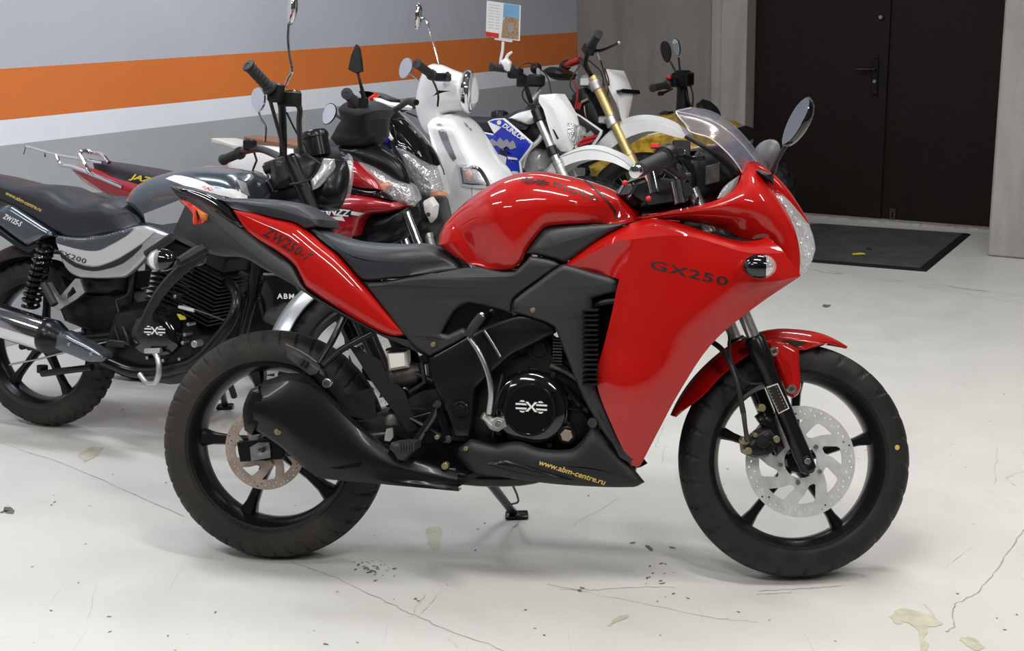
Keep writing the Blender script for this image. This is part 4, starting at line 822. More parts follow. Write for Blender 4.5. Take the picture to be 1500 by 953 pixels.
# gap of light between spar and engine: nothing there, floor shows
# kick starter
b = MB(); b.tube([P(686, 493, .185), P(700, 513, .19), P(714, 545, .19), P(719, 575, .185), P(716, 605, .175)], [.006, .0068, .0075, .008, .009], 10, 5); ks = b.mk('kick_start_lever', 'brushed_steel', red)
b = MB(); b.tube([P(686, 490, .19), P(694, 478, .2), P(706, 462, .205)], [.0115, .013, .012], 10, 3); b.mk('kick_pedal', 'grip_rubber', ks)
b = MB(); qq = P(706, 461, .206); b.ball(qq, .008, 10); b.mk('pedal_end', 'chrome', ks)
b = MB(); b.cyl(P(708, 607, .17), P(722, 620, .16), .012, 12); b.cyl(P(729, 619, .14), P(729, 619, .185), .0145, 14); b.plate(RB, [[(708, 604), (720, 612), (738, 612), (742, 624), (730, 632), (718, 628), (707, 612)]], .17, .014, 2); b.mk('kick_clamp', 'alu', ks)
b = MB(); qq = P(730, 620, .19); b.cyl(qq+RB.Y*.01, qq, .0085, 12); b.cyl(qq+RB.Y*.003, qq-RB.Y*.004, .003, 8); b.mk('clamp_bolt', 'brushed_steel', ks)
b = MB(); b.tube([P(709, 484, .152), P(722, 504, .152), P(733, 523, .152)], .0035, 8, 2); b.mk('clutch_cable', 'brushed_steel', red)
# rider foot rest
b = MB(); b.puff(RB, [(570, 656), (573, 648), (590, 645), (612, 645), (614, 656), (604, 664), (594, 676), (584, 674), (578, 664)], [(585, 655), (602, 654)], n=.21, ns=.24, c=.2, rings=4, pw=2.5); fr_ = b.mk('foot_peg', 'grip_rubber', red)
b = MB()
for i in range(6): qq = P(586+i*4, 653, .243); b.box(qq, RB.X*.0022, RB.Y*.003, RB.Z*.014, .3)
b.mk('peg_ribs', 'grip_rubber', fr_)
b = MB(); b.tube([P(608, 650, .17), P(640, 600, .14), P(641, 592, .14)], [.014, .012, .014], 8, 3, flat=.7); b.tube([P(640, 594, .14), P(656, 640, .145)], [.013, .012], 8, 2, flat=.7); b.tube([P(612, 648, .16), P(656, 643, .15)], .012, 8, 2); b.mk('peg_bracket', 'gloss_black', fr_)
for px, py in ((641, 592), (656.5, 643)):
    b = MB(); qq = P(px, py, .155); b.cyl(qq+RB.Y*.01, qq-RB.Y*.006, .0095, 12); b.cyl(qq, qq-RB.Y*.009, .005, 6); b.mk('bracket_bolt', 'dull_metal', fr_)
b = MB(); b.tube([P(604, 600, .12), P(645, 600, .12), P(602, 612, .12), P(650, 640, .13)], .006, 6, 1); b.mk('brake_linkage', 'dull_metal', red)
b = MB(); b.plate(RB, [[(566, 628), (575, 626), (576, 640), (571, 646), (563, 645), (564, 636)]], .2, .012, 2); b.tube([P(572, 625, .19), P(572, 612, .18)], .005, 8, 1); b.mk('brake_switch_clamp', 'alu', red)
b = MB(); b.lathe(P(573, 618, .19), RB.Z, [(.01, -.012), (.017, -.006), (.015, .012), (.008, .02)], 16); b.mk('brake_switch', 'dull_metal', red)
# passenger peg
b = MB(); b.tube([P(506, 460, .10), P(486, 500, .13), P(466, 533, .17)], .009, 10, 3); b.tube([P(546, 487, .11), P(500, 512, .14), P(472, 536, .17)], .009, 10, 3); pp = b.mk('passenger_peg_bracket', 'satin_black', red)
b = MB(); b.puff(RB, [(417, 501), (424, 507), (444, 517), (462, 530), (473, 541), (467, 549), (455, 552), (436, 536), (421, 523)], [(430, 518), (462, 540)], n=.18, ns=.205, c=.175, rings=3, pw=3); pg = b.mk('passenger_peg', 'grey_rubber', pp)
b = MB(); b.tube([P(419, 505, .205), P(440, 515, .208), P(464, 531, .205)], .0035, 6, 2); b.mk('peg_edge', 'dull_metal', pg)
b = MB(); b.tube([P(448, 527, .21), P(442, 535, .212)], .012, 12, 1); b.mk('peg_clip', 'brushed_steel', pg) if False else b.mk('peg_clip', 'satin_black', pg)
b = MB(); b.tube([P(452, 540, .18), P(468, 547, .18), P(473, 556, .18), P(477, 561, .18)], [.016, .018, .016, .014], 12, 2); b.mk('peg_mount', 'satin_black', pp)
b = MB(); qq = P(478, 561.5, .195); b.cyl(qq+RB.Y*.02, qq, .0125, 18); mb_ = b.mk('mount_bolt', 'brushed_steel', pp)
b = MB(); b.cyl(qq, qq-RB.Y*.003, .007, 12); b.mk('bolt_head', 'dull_metal', mb_)
# dark plates around the swing arm
b = MB(); b.plate(RB, [[(510, 506), (520, 508), (560, 530), (566, 548), (592, 572), (606, 610), (612, 628), (598, 634), (575, 600), (556, 575), (540, 552), (520, 520)]], .105, .006, 1); b.mk('chain_guard', 'matte_black', red)
b = MB(); b.plate(RB, [[(490, 592), (500, 580), (545, 567), (550, 600), (552, 618), (516, 610)]], .09, .006); b.puff(RB, [(516, 614), (570, 604), (620, 612), (660, 622), (640, 640), (560, 652), (530, 632)], [(560, 625), (620, 625)], n=.08, ns=.095, rings=3, pw=3); b.mk('swing_arm_cover', 'matte_black', sw)
b = MB(); b.plate(RB, [[(556, 552), (592, 570), (640, 600), (640, 640), (600, 650), (575, 650), (600, 610)]], .07, .01); b.mk('pivot_plate', 'satin_black', red)
b = MB(); b.tube([P(575, 470, 0), P(600, 530, 0), P(620, 590, 0)], .03, 12, 1); b.mk('rear_shock', 'dull_metal', red)
b = MB(); b.lathe(P(590, 550, .08), RB.X+RB.Z*.3, [(.02, -.04), (.03, -.02), (.032, .03), (.02, .05)], 18); b.mk('ignition_coil', 'dull_metal', red)
# fluid reservoir
b = MB(); b.puff(RB, [(566, 515), (597, 513), (599, 538), (570, 543)], [(582, 527)], n=.115, ns=.13, c=.1, rings=3, pw=5, k=1); rs = b.mk('brake_fluid_reservoir', 'milky_plastic', red)
b = MB(); b.plate(RB, [[(564, 514), (566, 510), (599, 508), (601, 512)]], .132, .06); b.mk('reservoir_cap', 'gloss_black', rs)
b = MB(); b.tube([P(618, 530, .1), P(622, 560, .11), P(600, 575, .1)], .006, 8, 3); b.tube([P(607, 545, .1), P(622, 552, .1), P(640, 560, .1)], .007, 8, 3); b.mk('brake_line', 'cable', rs)
# side stand on the far side
q0 = P(716, 704, -.10); g0 = ground(752, 757); b = MB(); b.tube([q0, q0.lerp(g0, .9)+V((0, 0, .012)), g0+V((0, 0, .016))], [.014, .012, .012], 12, 1); ss = b.mk('side_stand', 'satin_black', red)
b = MB(); b.box(g0+V((.01, 0, .0065)), V((.033, 0, 0)), V((0, .022, 0)), V((0, 0, .006)), .4); b.mk('stand_foot', 'satin_black', ss)
b = MB(); b.tube([q0+V((.06, 0, 0)), q0.lerp(g0, .55)+V((.045, 0, 0)), g0+V((-.01, 0, .04))], .003, 6, 3); b.mk('stand_spring', 'dull_metal', ss)
# handlebars (clip-ons) and cockpit
def grip_set(a, bq, r, par, fr, end=None, gm='grip_rubber'):
    b = MB(); d = bq-a; L = d.length; pr = [(r*.55, 0), (r, .004)]
    for i in range(10): z = L*(.06+.085*i); pr += [(r, z), (r*.93, z+L*.012), (r*.93, z+L*.03), (r, z+L*.042)]
    pr += [(r, L*.95), (r*1.25, L*.955), (r*1.25, L), (r*.6, L)]
    b.lathe(a, d, pr, 20); g_ = b.mk('handlebar_grip', gm, par)
    return g_
ga, gb = S(936, 249, .36), S(972, 231, .255)
gr = grip_set(ga, gb, .0175, red, SF)
b = MB(); d = (gb-ga).normalized(); b.lathe(ga-d*.026, d, [(.004, 0), (.014, .002), (.0165, .009), (.0155, .017), (.009, .019), (.009, .03)], 24); b.mk('bar_end_weight', 'chrome', gr)
b = MB(); b.lathe(gb-d*.004, d, [(.018, 0), (.027, .004), (.029, .014), (.029, .034), (.022, .045), (.012, .055), (.012, .13)], 24); sg = b.mk('switch_housing', 'engine_black', gr)
b = MB(); qq = S(959, 214, .25); b.box(qq, SF.X*.010, SF.Y*.008, SF.Z*.006, .3); b.mk('kill_switch', 'label_red', sg)
b = MB(); b.tube([S(985, 232, .24), S(1003, 229, .24), S(1018, 232, .27), S(1031, 231, .34)], [.008, .0065, .005, .006], 8, 4, flat=.6); b.mk('brake_lever', 'satin_black', gr)
b = MB(); b.tube([S(985, 240, .22), S(994, 252, .22), S(1002, 258, .2), S(1012, 255, .2)], [.008, .008, .009, .005], 8, 4); b.mk('throttle_cable', 'cable', gr)
b = MB(); b.box(S(996, 219, .2), SF.X*.022, SF.Y*.022, SF.Z*.02, .15); rv = b.mk('brake_reservoir', 'satin_black', red)
b = MB(); b.cyl(S(997, 222, .225), S(997, 222, .231), .011, 20); b.mk('sight_glass', 'chrome', rv)
# far side bar
ga2, gb2 = SF.mir(ga), SF.mir(gb); g2 = grip_set(ga2, gb2, .0175, red, SF); b = MB(); b.cyl(gb2, gb2+(gb2-ga2).normalized()*.12, .013); b.mk('switch_housing', 'engine_black', g2)
# triple clamp, caps, key area
b = MB(); b.plate(SF, [[(926, 283), (934, 270), (962, 262), (1010, 268), (1018, 282), (1000, 292), (950, 300)]], .12, .24, 2); tc_ = b.mk('triple_clamp', 'engine_black', red)
for px, py, n in ((958, 268, .11), (996, 283, .12)):
    b = MB(); qq = S(px, py, n); b.tube([qq-SF.Z*.025, qq+SF.Z*.03-SF.X*.012], .0155, 16, 1); b.mk('fork_cap', 'chrome', tc_)
for px, py in ((915.5, 268), (950, 291)):
    b = MB(); qq = S(px, py, .14); b.ball(qq, .0075, 10); b.mk('red_cap', 'label_red', tc_)
b = MB()
for pts in (((905, 285), (915, 270), (935, 262), (960, 255)), ((940, 300), (975, 290), (1000, 270), (1020, 250)), ((1005, 295), (1012, 270), (1016, 245), (1005, 235)), ((920, 290), (930, 280), (925, 262), (940, 255)), ((960, 240), (968, 270), (985, 290), (1010, 300)), ((1020, 300), (1025, 275), (1022, 255), (1035, 240))):
    b.tube([S(*p, .12-.03*i) for i, p in enumerate(pts)], .0045, 6, 5)
b.mk('control_cables', 'cable', tc_)
P_0 = MB(); P_0.puff(SF, [(903, 286), (915, 268), (940, 262), (985, 262), (1012, 275), (1012, 300), (960, 306), (920, 306)], [(960, 285)], n=.05, ns=.09, rings=3, pw=3); P_0.mk('steering_head_cover', 'engine_black', tc_)
# instrument cluster
b = MB(); b.puff(RB, [(1022, 218), (1050, 222), (1078, 245), (1085, 262), (1070, 278), (1045, 292), (1020, 300), (1008, 290), (1006, 250)], [(1035, 245), (1050, 265)], n=.04, ns=.09, rings=4, pw=2.5); ic = b.mk('instrument_cluster', 'engine_black', red)
b = MB(); qq = P(1044, 255, .105); b.box(qq, (RB.X*.8+RB.Z*.2)*.022, RB.Y*.01, RB.Z*.024, .2); b.mk('cluster_bracket', 'dull_metal', ic)
b = MB(); b.puff(RB, [(1050, 291, .15), (1062, 272, .14), (1084, 256, .13), (1078, 272, .14), (1062, 287, .15)], [(1066, 276, .15)], rings=2, back='flat', th=.004); b.mk('cluster_trim', 'clear_lens', ic)
b = MB(); b.tube([P(1005, 200, .10), P(1030, 214, .12), P(1060, 236, .12), P(1080, 255, .12)], .006, 8, 4); b.mk('screen_bracket', 'satin_black', red)
b = MB(); b.tube([P(1000, 230, .08), P(1015, 255, .08), P(1012, 285, .08)], .01, 8, 3); b.mk('stay', 'satin_black', ic)
ty_ = [o for o in fw_.children if o.name.startswith('tyre')][0]
decal([[(1314+3.5*math.cos(a*.7), 655+4*math.sin(a*.7)) for a in range(9)]], [ty_], 'label_gold', ty_, SF, .05, 'yellow_tyre_dot', cuts=0)
# lettering
lettering('GX250', (952, 393), (1065, 419), 13, [fp], 'label_black', fp, RB, bold=.018, sp=1.1, name='model_lettering')
lettering('ZW250-7', (384, 343), (453, 385), 15, [tp], 'label_black', tp, RB, bold=.02, shear=.25, sp=1.1, name='model_lettering')
lettering('moto', (810, 273), (876, 296), 9, [tk], 'label_black', tk, RB, sp=1.15, name='maker_lettering', vert=(.1, -1))
logo(784, 266.5, 40, 9, [tk], 'label_black', tk, RB, .05, sk=.12, name='maker_logo')
lettering('www.abm-centre.ru', (789, 680), (886, 710), 8, [bpn], 'label_gold', bpn, RB, bold=.02, shear=.2, name='web_address')
# ---------------------------------------------------------------- the motorcycles in the row behind
def bars(fr, par, pts, r=.011, m='satin_black', name='handlebar', k=5): b = MB(); b.tube([fr.q(p) for p in pts], r, 10, k); return b.mk(name, m, par)
def grip(fr, par, a, bq, r, m='grip_rubber', name='handlebar_grip'):
    A, B_ = fr.q(a), fr.q(bq); b = MB(); d = B_-A; L = d.length; pr = [(r*.35, .0), (r*.4, -.002), (r*1.15, 0), (r*1.15, .006), (r*.95, .008)]
    for i in range(6): z = L*(.08+.13*i); pr += [(r, z), (r*.93, z+L*.02), (r*.93, z+L*.05), (r, z+L*.07)]
    pr += [(r, L*.9), (r*1.3, L*.92), (r*1.3, L), (r*.5, L)]; b.lathe(A, d, pr, 16); return b.mk(name, m, par)
def px_ellipse_mirror(fr, par, c, up, w, n, face=None, hm='gloss_black', gm='mirror_glass', stem=None, sr=.004, sm_='chrome'):
    """mirror: centre and tip of its long axis in pixels, half width in metres, facing direction"""
    C = fr.p(*c, n); T = fr.p(*up, n); al = T-C; L = al.length; al.normalize(); f = V(face).normalized(); f = (f-al*f.dot(al)).normalized(); aw = al.cross(f)
    m_ = mirror_head(fr, C, al, aw, -f, L, w, par, hm, gm)
    if stem: b = MB(); b.tube([fr.q(p, n) for p in stem], sr, 8, 4); b.mk('mirror_stem', sm_, m_)
    return m_
def P_(fr, par, outl, spine, n, ns, name, m, **kw):
    bk = kw.pop('back', 'mirror'); lab = kw.pop('label', None); b = MB(); b.puff(fr, outl, spine, n=n, ns=ns, back=bk, **kw); return b.mk(name, m, par, label=lab)
def engine(fr, par, cx, cz, s=1., m='engine_black', tilt=.25, name='engine', fins=9, head=True):
    b = MB(); X = fr.X; Z = fr.Z; Y = fr.Y
    b.puff(fr, [fr.l(cx+x*s, .08*s, cz+z*s) for x, z in ((-.2, -.05), (-.14, .09), (0, .12), (.12, .06), (.2, -.02), (.17, -.13), (.05, -.17), (-.15, -.14))], [fr.l(cx-.08*s, .14*s, cz-.03*s), fr.l(cx+.08*s, .14*s, cz-.04*s)], rings=4, pw=3)
    e = b.mk(name, m, par); D = (Z*math.cos(tilt)+X*math.sin(tilt)); E = (X*math.cos(tilt)-Z*math.sin(tilt)); o = fr.l(cx+.03*s, 0, cz+.08*s)
    b = MB(); b.box(o+D*.09*s, E*.06*s, Y*.06*s, D*.09*s, .1)
    for i in range(fins): b.box(o+D*(.02+.018*i)*s, E*.082*s, Y*.085*s, D*.0028*s, .2)
    if head: b.box(o+D*.21*s, E*.07*s, Y*.075*s, D*.035*s, .3)
    b.mk('cylinder_fins', m, e); return e
def cover(fr, par, px, py, n, r, m='gloss_black', name='engine_cover'):
    q = fr.p(px, py, n); b = MB(); b.lathe(q+fr.Y*.03, -fr.Y, [(r, 0), (r, .03), (r*.92, .042), (r*.6, .05), (r*.58, .054), (.001, .055)], 32); return b.mk(name, m, par)
def shockspring(fr, par, a, bq, r, turns=11, name='rear_shock'):
    A, B_ = fr.q(a), fr.q(bq); d = B_-A; L = d.length; d.normalize(); u = d.orthogonal().normalized(); w = d.cross(u); b = MB(); b.cyl(A, B_, r*.45, 12)
    sh = b.mk(name, 'satin_black', par); b = MB(); n = turns*12
    b.tube([A+d*(L*i/n)+(u*math.cos(2*PI*i/12)+w*math.sin(2*PI*i/12))*r for i in range(n+1)], r*.22, 6, 1); b.mk('spring', 'gloss_black', sh); return sh
def headframe(x, y, yaw, lean, hd=1.05): return Fr((x-math.cos(yaw)*hd, y+math.sin(yaw)*hd, 0), yaw, lean)

# ---- grey street motorcycle
G1 = Fr((-1.700, 4.424, 0), .36, .12)
t = g1 = thing('street_motorcycle', G1, 'dark grey and silver street motorcycle with long black seat, partly behind the red one', 'motorcycle')
R1 = .305
wheel(g1, G1, 0, R1, R1, .105, 5, a0=1.45, name='rear_wheel', rimr=.222, knob=True, ngr=44, tyre='dusty_rubber', spw=.015)
SG = G1.steered(G1.l(1.30, 0, .295), .75, .44)
wheel(g1, SG, 0, 0, .295, .095, 5, a0=.3, name='front_wheel', rimr=.22, ngr=30, disc=.12, disc_n=.06, spw=.014)
q = G1.p
P_(G1, g1, [(-75, 262, 0), (-40, 252, 0), (0, 257, 0), (23, 263, 0), (46, 269, 0), (92, 271, 0), (106, 276, 0), (129, 289, 0), (150, 293, 0), (175, 287, 0), (186, 288, 0), (197, 300, .03), (211, 316, .06), (209, 327, .09), (180, 335, .12), (139, 345, .13), (111, 347, .13), (88, 341, .12), (46, 316, .11), (0, 293, .1), (-40, 280, .09), (-75, 272, .06)], [(-50, 264, .09), (0, 276, .11), (60, 300, .12), (110, 318, .14), (160, 318, .14), (190, 312, .09)], .1, .13, 'seat', 'seat_vinyl', rings=7, pw=2.6)
seat1 = g1.children[-1]
lettering('www.abm-centre.ru', (8, 284.5), (60, 310), 5.5, [seat1], 'label_gold', seat1, G1, .12, bold=.02, shear=.2, name='web_address')
tp1 = P_(G1, g1, [(-60, 285), (0, 305), (17, 300), (30, 308), (78, 339), (80, 345), (60, 352), (42, 362), (20, 346), (0, 331), (-60, 300)], [(-40, 293), (10, 318), (55, 342)], .115, .135, 'tail_panel', 'gunmetal', rings=4, back='mirror')
lettering('ZW125-5', (4, 319), (30, 332), 7.5, [tp1], 'label_white', tp1, G1, .13, bold=.03, shear=.2, name='model_lettering')
P_(G1, g1, [(-60, 300), (0, 331), (20, 346), (42, 361), (60, 353), (72, 351), (55, 366), (45, 372), (25, 362), (0, 345), (-60, 315)], [(-30, 318), (20, 352), (45, 364)], .11, .125, 'tail_trim', 'satin_black', rings=3)
bb_ = MB(); bb_.panel(G1, [(82, 346), (111, 348), (139, 346), (180, 336), (208, 330), (230, 337), (250, 344), (228, 360), (206, 385), (190, 400), (178, 407), (118, 407), (99, 398), (87, 377)], n=.14, d=.012, rise=.012); sc1 = bb_.mk('side_cover', 'silver_paint', g1) if True else P_(G1, g1, [(82, 346), (111, 348), (139, 346), (180, 336), (208, 330), (230, 337), (250, 344), (228, 360), (206, 385), (190, 400), (178, 407), (118, 407), (99, 398), (87, 377)], [(105, 365), (145, 380), (190, 365), (215, 350)], .12, .145, 'side_cover', 'silver_paint', rings=4, pw=2.2)
decal([[(82, 347), (111, 349), (139, 347), (180, 337), (196, 334), (185, 345), (150, 364), (140, 367), (125, 366), (100, 361), (82, 356)]], [sc1], 'gunmetal', sc1, G1, .13, 'blue_grey_stripe', k=2)
decal([[(83, 356), (100, 361), (125, 367), (142, 367.5), (152, 365), (186, 346), (202, 333), (229, 338), (208, 356), (175, 377), (150, 387), (136, 389), (111, 383), (87, 366)]], [sc1], 'pale_silver', sc1, G1, .13, 'silver_stripe', k=2, lift=.002)
decal([[(87, 368), (111, 385), (136, 391), (152, 388), (176, 378), (209, 357), (207, 363), (180, 386), (152, 395), (136, 397), (110, 391), (89, 376)]], [sc1], 'label_black', sc1, G1, .13, 'black_stripe', k=2)
lettering('FX200', (87, 372.5), (126, 386), 7, [sc1], 'label_black', sc1, G1, .13, sp=1.1, name='model_lettering', lift=.004)
P_(G1, g1, [(118, 404), (185, 400), (182, 425), (165, 432), (128, 430), (118, 420)], [(150, 418)], .07, .1, 'air_box', 'engine_black', rings=3)
tk1 = P_(G1, g1, [(190, 294, .04), (203, 277, .02), (226, 261, 0), (261, 249, 0), (300, 243, 0), (341, 246, 0), (365, 252, 0), (378, 265, 0), (384, 290, .03), (380, 310, .08), (345, 325, .12), (300, 345, .13), (249, 344, .13), (230, 337, .12), (213, 330, .11), (210, 318, .09)], [(225, 300, .12), (280, 285, .16), (340, 285, .15)], .1, .15, 'fuel_tank', 'gunmetal', rings=8, pw=2.2)
decal([[(243, 262), (256, 257), (277, 260), (300, 267), (316, 275.5), (341, 277), (362, 287), (362, 300), (341, 290), (318, 285), (291, 281), (272, 270), (256, 261)]], [tk1], 'white_paint', tk1, G1, .15, 'silver_swoosh', k=2, lift=.002)
decal([[(211, 313), (263, 293), (279, 309), (285, 322), (238, 329), (214, 325)]], [tk1], 'silver_paint', tk1, G1, .15, 'silver_band', lift=.002)
decal([[(345, 262), (360, 268), (366, 288), (356, 283), (350, 272)]], [tk1], 'silver_paint', tk1, G1, .15, 'silver_flash', k=2)
logo(304, 276, 17, 6, [tk1], 'label_red', tk1, G1, .14, .2, name='maker_logo')
# engine
e1 = engine(G1, g1, G1.inv(q(225, 490, .1)).x, G1.inv(q(225, 490, .1)).z, 1.0)
b = MB(); D = (q(318, 395, .08)-q(300, 450, .08)).normalized(); E_ = (G1.X-D*G1.X.dot(D)).normalized()
for i in range(13): b.box(q(296, 458, 0)+D*(.014*i)+G1.Y*0, E_*.082, G1.Y*.085, D*.0026, .2)
b.box(q(296, 458, 0)+D*.09, E_*.055, G1.Y*.06, D*.1, .1); b.box(q(296, 458, 0)+D*.21, E_*.07, G1.Y*.075, D*.03, .3); b.mk('cylinder_fins', 'engine_black', e1)
c1 = P_(G1, e1, [(196, 486), (205, 462), (228, 450), (252, 458), (268, 482), (272, 508), (255, 522), (215, 520), (200, 508)], [(225, 488), (245, 492)], .12, .165, 'clutch_cover', 'gloss_black', rings=5, pw=3, back='flat', th=.04)
logo(227, 484, 31, 14, [c1], 'label_white', c1, G1, .16, .03)
decal([[(257, 461), (270, 462), (275, 469), (262, 470)]], [c1], 'label_yellow', c1, G1, .16, 'yellow_sticker', lift=.006)
for px, py in ((267, 502), (284, 504), (275, 475), (262, 526), (238, 528), (215, 524), (270, 490), (220, 442), (256, 434)):
    b = MB(); c = q(px, py, .16); b.cyl(c+G1.Y*.04, c, .006, 8); b.mk('cover_bolt', 'brushed_steel', e1)
b = MB(); c = q(284, 504, .16); b.cyl(c+G1.Y*.04, c, .012, 16); b.mk('oil_cap', 'alu', e1)
b = MB(); b.tube([q(268, 447, .14), q(290, 455, .14), q(320, 466, .13), q(340, 474, .12)], .003, 6, 4); b.mk('clutch_cable', 'cable', e1)
b = MB(); b.cyl(q(262, 449, .15), q(285, 455, .15), .006, 8); b.mk('cable_end', 'alu', e1)
b = MB(); b.tube([q(330, 410, .04), q(344, 425, .08), q(347, 445, .11), q(338, 470, .13), q(318, 497, .14), q(295, 522, .15), q(270, 536, .15), q(200, 545, .15), q(150, 527, .16)], .019, 12, 5); hd1 = b.mk('exhaust_header', 'satin_black', g1)
b = MB(); a_, b_ = q(-90, 440, .19), q(78, 494, .19); b.lathe(a_, b_-a_, [(.03, 0), (.056, .006), (.058, .03), (.058, (b_-a_).length-.02), (.053, (b_-a_).length)], 36); mf1 = b.mk('muffler', 'chrome', g1, 'polished silver muffler can')
b = MB(); d = (b_-a_).normalized(); b.lathe(b_-d*.03, d, [(.0585, 0), (.061, .004), (.061, .03), (.054, .045), (.04, .075), (.025, .13), (.02, .2)], 32); b.mk('muffler_collar', 'satin_black', mf1)
b = MB(); b.puff(G1, [(88, 487), (102, 484), (118, 492), (140, 503), (160, 516), (163, 522), (152, 529), (138, 531), (118, 524), (98, 516), (86, 510)], [(100, 500), (145, 522)], n=.20, ns=.245, rings=4, back='flat', th=.01, pw=2.5); hs1 = b.mk('heat_shield', 'gunmetal', mf1)
for px, py in ((101, 504), (134, 518)): b = MB(); c = q(px, py, .245); b.cyl(c+G1.Y*.01, c-G1.Y*.004, .0065, 12); b.mk('shield_bolt', 'brushed_steel', hs1)
b = MB(); b.tube([q(226, 516, .17), q(231, 524, .19), q(233, 545, .2), q(228, 561, .2), q(216, 561, .19), q(205, 548, .17)], .0095, 10, 5); b.tube([q(213, 514, .18), q(236, 513, .18)], .009, 8, 1); b.mk('kick_start_lever', 'alu', g1)
shockspring(G1, g1, (68, 358, .13), (44, 448, .13), .028)
b = MB(); b.plate(G1, [[(110, 408), (117, 409), (124, 428), (112, 438), (84, 455), (76, 447), (66, 418), (72, 413), (86, 436)], [(107, 419), (112, 428), (98, 438), (99, 430)]], .13, .012, 1); pb = b.mk('footrest_hanger', 'alu', g1)
b = MB(); b.tube([q(64, 416, .15), q(80, 446, .16)], .014, 10, 1); b.mk('passenger_peg', 'grip_rubber', pb)
b = MB(); b.tube([q(14, 534, .1), q(60, 525, .1), q(135, 505, .1), q(170, 497, .1)], .0035, 6, 1); b.mk('brake_rod', 'brushed_steel', g1)
b = MB(); b.tube([q(62, 547, .13), q(100, 542, .14), q(135, 538, .14)], .012, 10, 2); b.tube([q(62, 545, .1), q(62, 535, .1)], .02, 8, 1); b.mk('brake_pedal_arm', 'satin_black', g1)
b = MB(); b.tube([G1.l(0, .08, R1), G1.l(.25, .09, R1+.04), G1.l(.5, .08, R1+.08)], .02, 10, 3); b.tube([G1.l(0, -.08, R1), G1.l(.5, -.08, R1+.08)], .02, 10, 3); b.cyl(G1.l(0, -.12, R1), G1.l(0, .12, R1), .012); b.mk('swing_arm', 'satin_black', g1)
P_(G1, g1, [(88, 400), (130, 420), (180, 420), (205, 445), (200, 500), (160, 500), (120, 480), (95, 470), (85, 440)], [(140, 460)], .04, .08, 'battery_housing', 'engine_black', rings=3, pw=3)
b = MB(); b.tube([q(380, 320, .05), q(374, 400, .05), q(362, 460, .05), q(340, 520, .04), (q(280, 545, .04))], .018, 10, 4); b.tube([q(205, 350, .06), q(196, 400, .07), q(185, 470, .07), q(180, 500, .06)], .013, 8, 4); b.mk('frame_tube', 'satin_black', g1)
b = MB(); b.tube([q(168, 478, .14), q(175, 500, .14), q(190, 505, .15), q(185, 490, .15), q(176, 470, .12)], .005, 8, 4); b.tube([q(176, 465, .12), q(170, 440, .11), q(188, 430, .1), q(196, 400, .1)], .004, 6, 4); b.mk('engine_hose', 'cable', g1)
b = MB(); b.box(q(172, 503, .14), G1.X*.035, G1.Y*.012, G1.Z*.012, .3); b.mk('foot_peg', 'grip_rubber', g1)
# black lower cowl with white letters beside the downtube (oil cooler shield)
b = MB(); b.puff(G1, [(385, 400), (440, 404), (452, 425), (440, 455), (405, 478), (385, 470), (378, 430)], [(412, 438)], n=.02, ns=.06, rings=3, pw=3); sh_ = b.mk('front_shield', 'gloss_black', g1)
lettering('ABM', (406, 437), (431, 437.5), 7.5, [sh_], 'label_white', sh_, G1, .05, bold=.03, sp=1.25, name='dealer_lettering')
# fork, yokes, headlight
def fork_leg(fr, par, top, mid, bot, r1, r2, m1, m2, n):
    T, Mi, B_ = fr.p(*top, n), fr.p(*mid, n), fr.p(*bot, n); d = (T-B_).normalized(); k = (Mi-B_).dot(d); Mi = B_+d*k
    b = MB(); b.cyl(Mi-d*.02, T, r1, 18, .1); f = b.mk('fork_tube', m1, par); b = MB(); b.lathe(B_, d, [(r2*.6, -.012), (r2, 0), (r2, k-.01), (r2*1.12, k-.008), (r2*1.12, k+.01), (r1, k+.012)], 20); b.mk('fork_slider', m2, f); return f
f1 = fork_leg(SG, g1, (424, 232), (470, 330), (566, 552), .024, .027, 'satin_black', 'satin_black', .1)
f2 = fork_leg(SG, g1, (390, 240), (430, 330), (545, 552), .017, .026, 'chrome', 'satin_black', -.1)
b = MB(); c = SG.p(398, 262, -.1); c2 = SG.p(412, 292, -.1); b.cyl(c, c2, .025, 20); fs_ = b.mk('fork_shroud', 'gloss_black', g1)
decal([[(402, 281), (412, 278), (417, 290), (406, 292)]], [fs_], 'label_white', fs_, SG, -.08, 'fork_label')
b = MB(); b.tube([SG.p(390, 247, -.1), SG.p(410, 240, -.02), SG.p(430, 234, .1)], .022, 10, 2, flat=.6); b.tube([SG.p(400, 290, -.1), SG.p(440, 282, .1)], .022, 10, 2, flat=.6); b.mk('triple_clamp', 'satin_black', g1)
hl1 = P_(SG, g1, [(458, 246), (473, 236), (490, 233), (508, 235), (513, 257), (509, 282), (500, 304), (480, 304), (462, 297), (455, 270)], [(485, 268)], .02, .085, 'headlight_bucket', 'satin_black', rings=5, pw=2.3)
b = MB(); b.lathe(SG.p(505, 262, 0), SG.X, [(.082, 0), (.086, .004), (.08, .012), (.05, .02), (.001, .024)], 28); b.mk('headlight_glass', 'clear_lens', hl1)
P_(SG, hl1, [(455, 262), (466, 250), (474, 232), (490, 233), (492, 245), (484, 258), (470, 272), (458, 278)], [(475, 250)], .09, .105, 'headlight_bracket', 'silver_paint', rings=3, back='flat', th=.01)
P_(SG, g1, [(400, 235), (430, 225), (470, 232), (470, 260), (440, 280), (405, 270)], [(435, 252)], .03, .06, 'steering_head', 'engine_black', rings=3)
b = MB(); c = SG.p(463, 207, .0); d = (SG.X*-.25+SG.Z*.9-SG.Y*.1).normalized(); b.lathe(c-d*.06, d, [(.03, 0), (.042, .01), (.042, .07), (.045, .072), (.045, .085), (.038, .095), (.001, .1)], 28); ins = b.mk('instrument_pod', 'satin_black', g1)
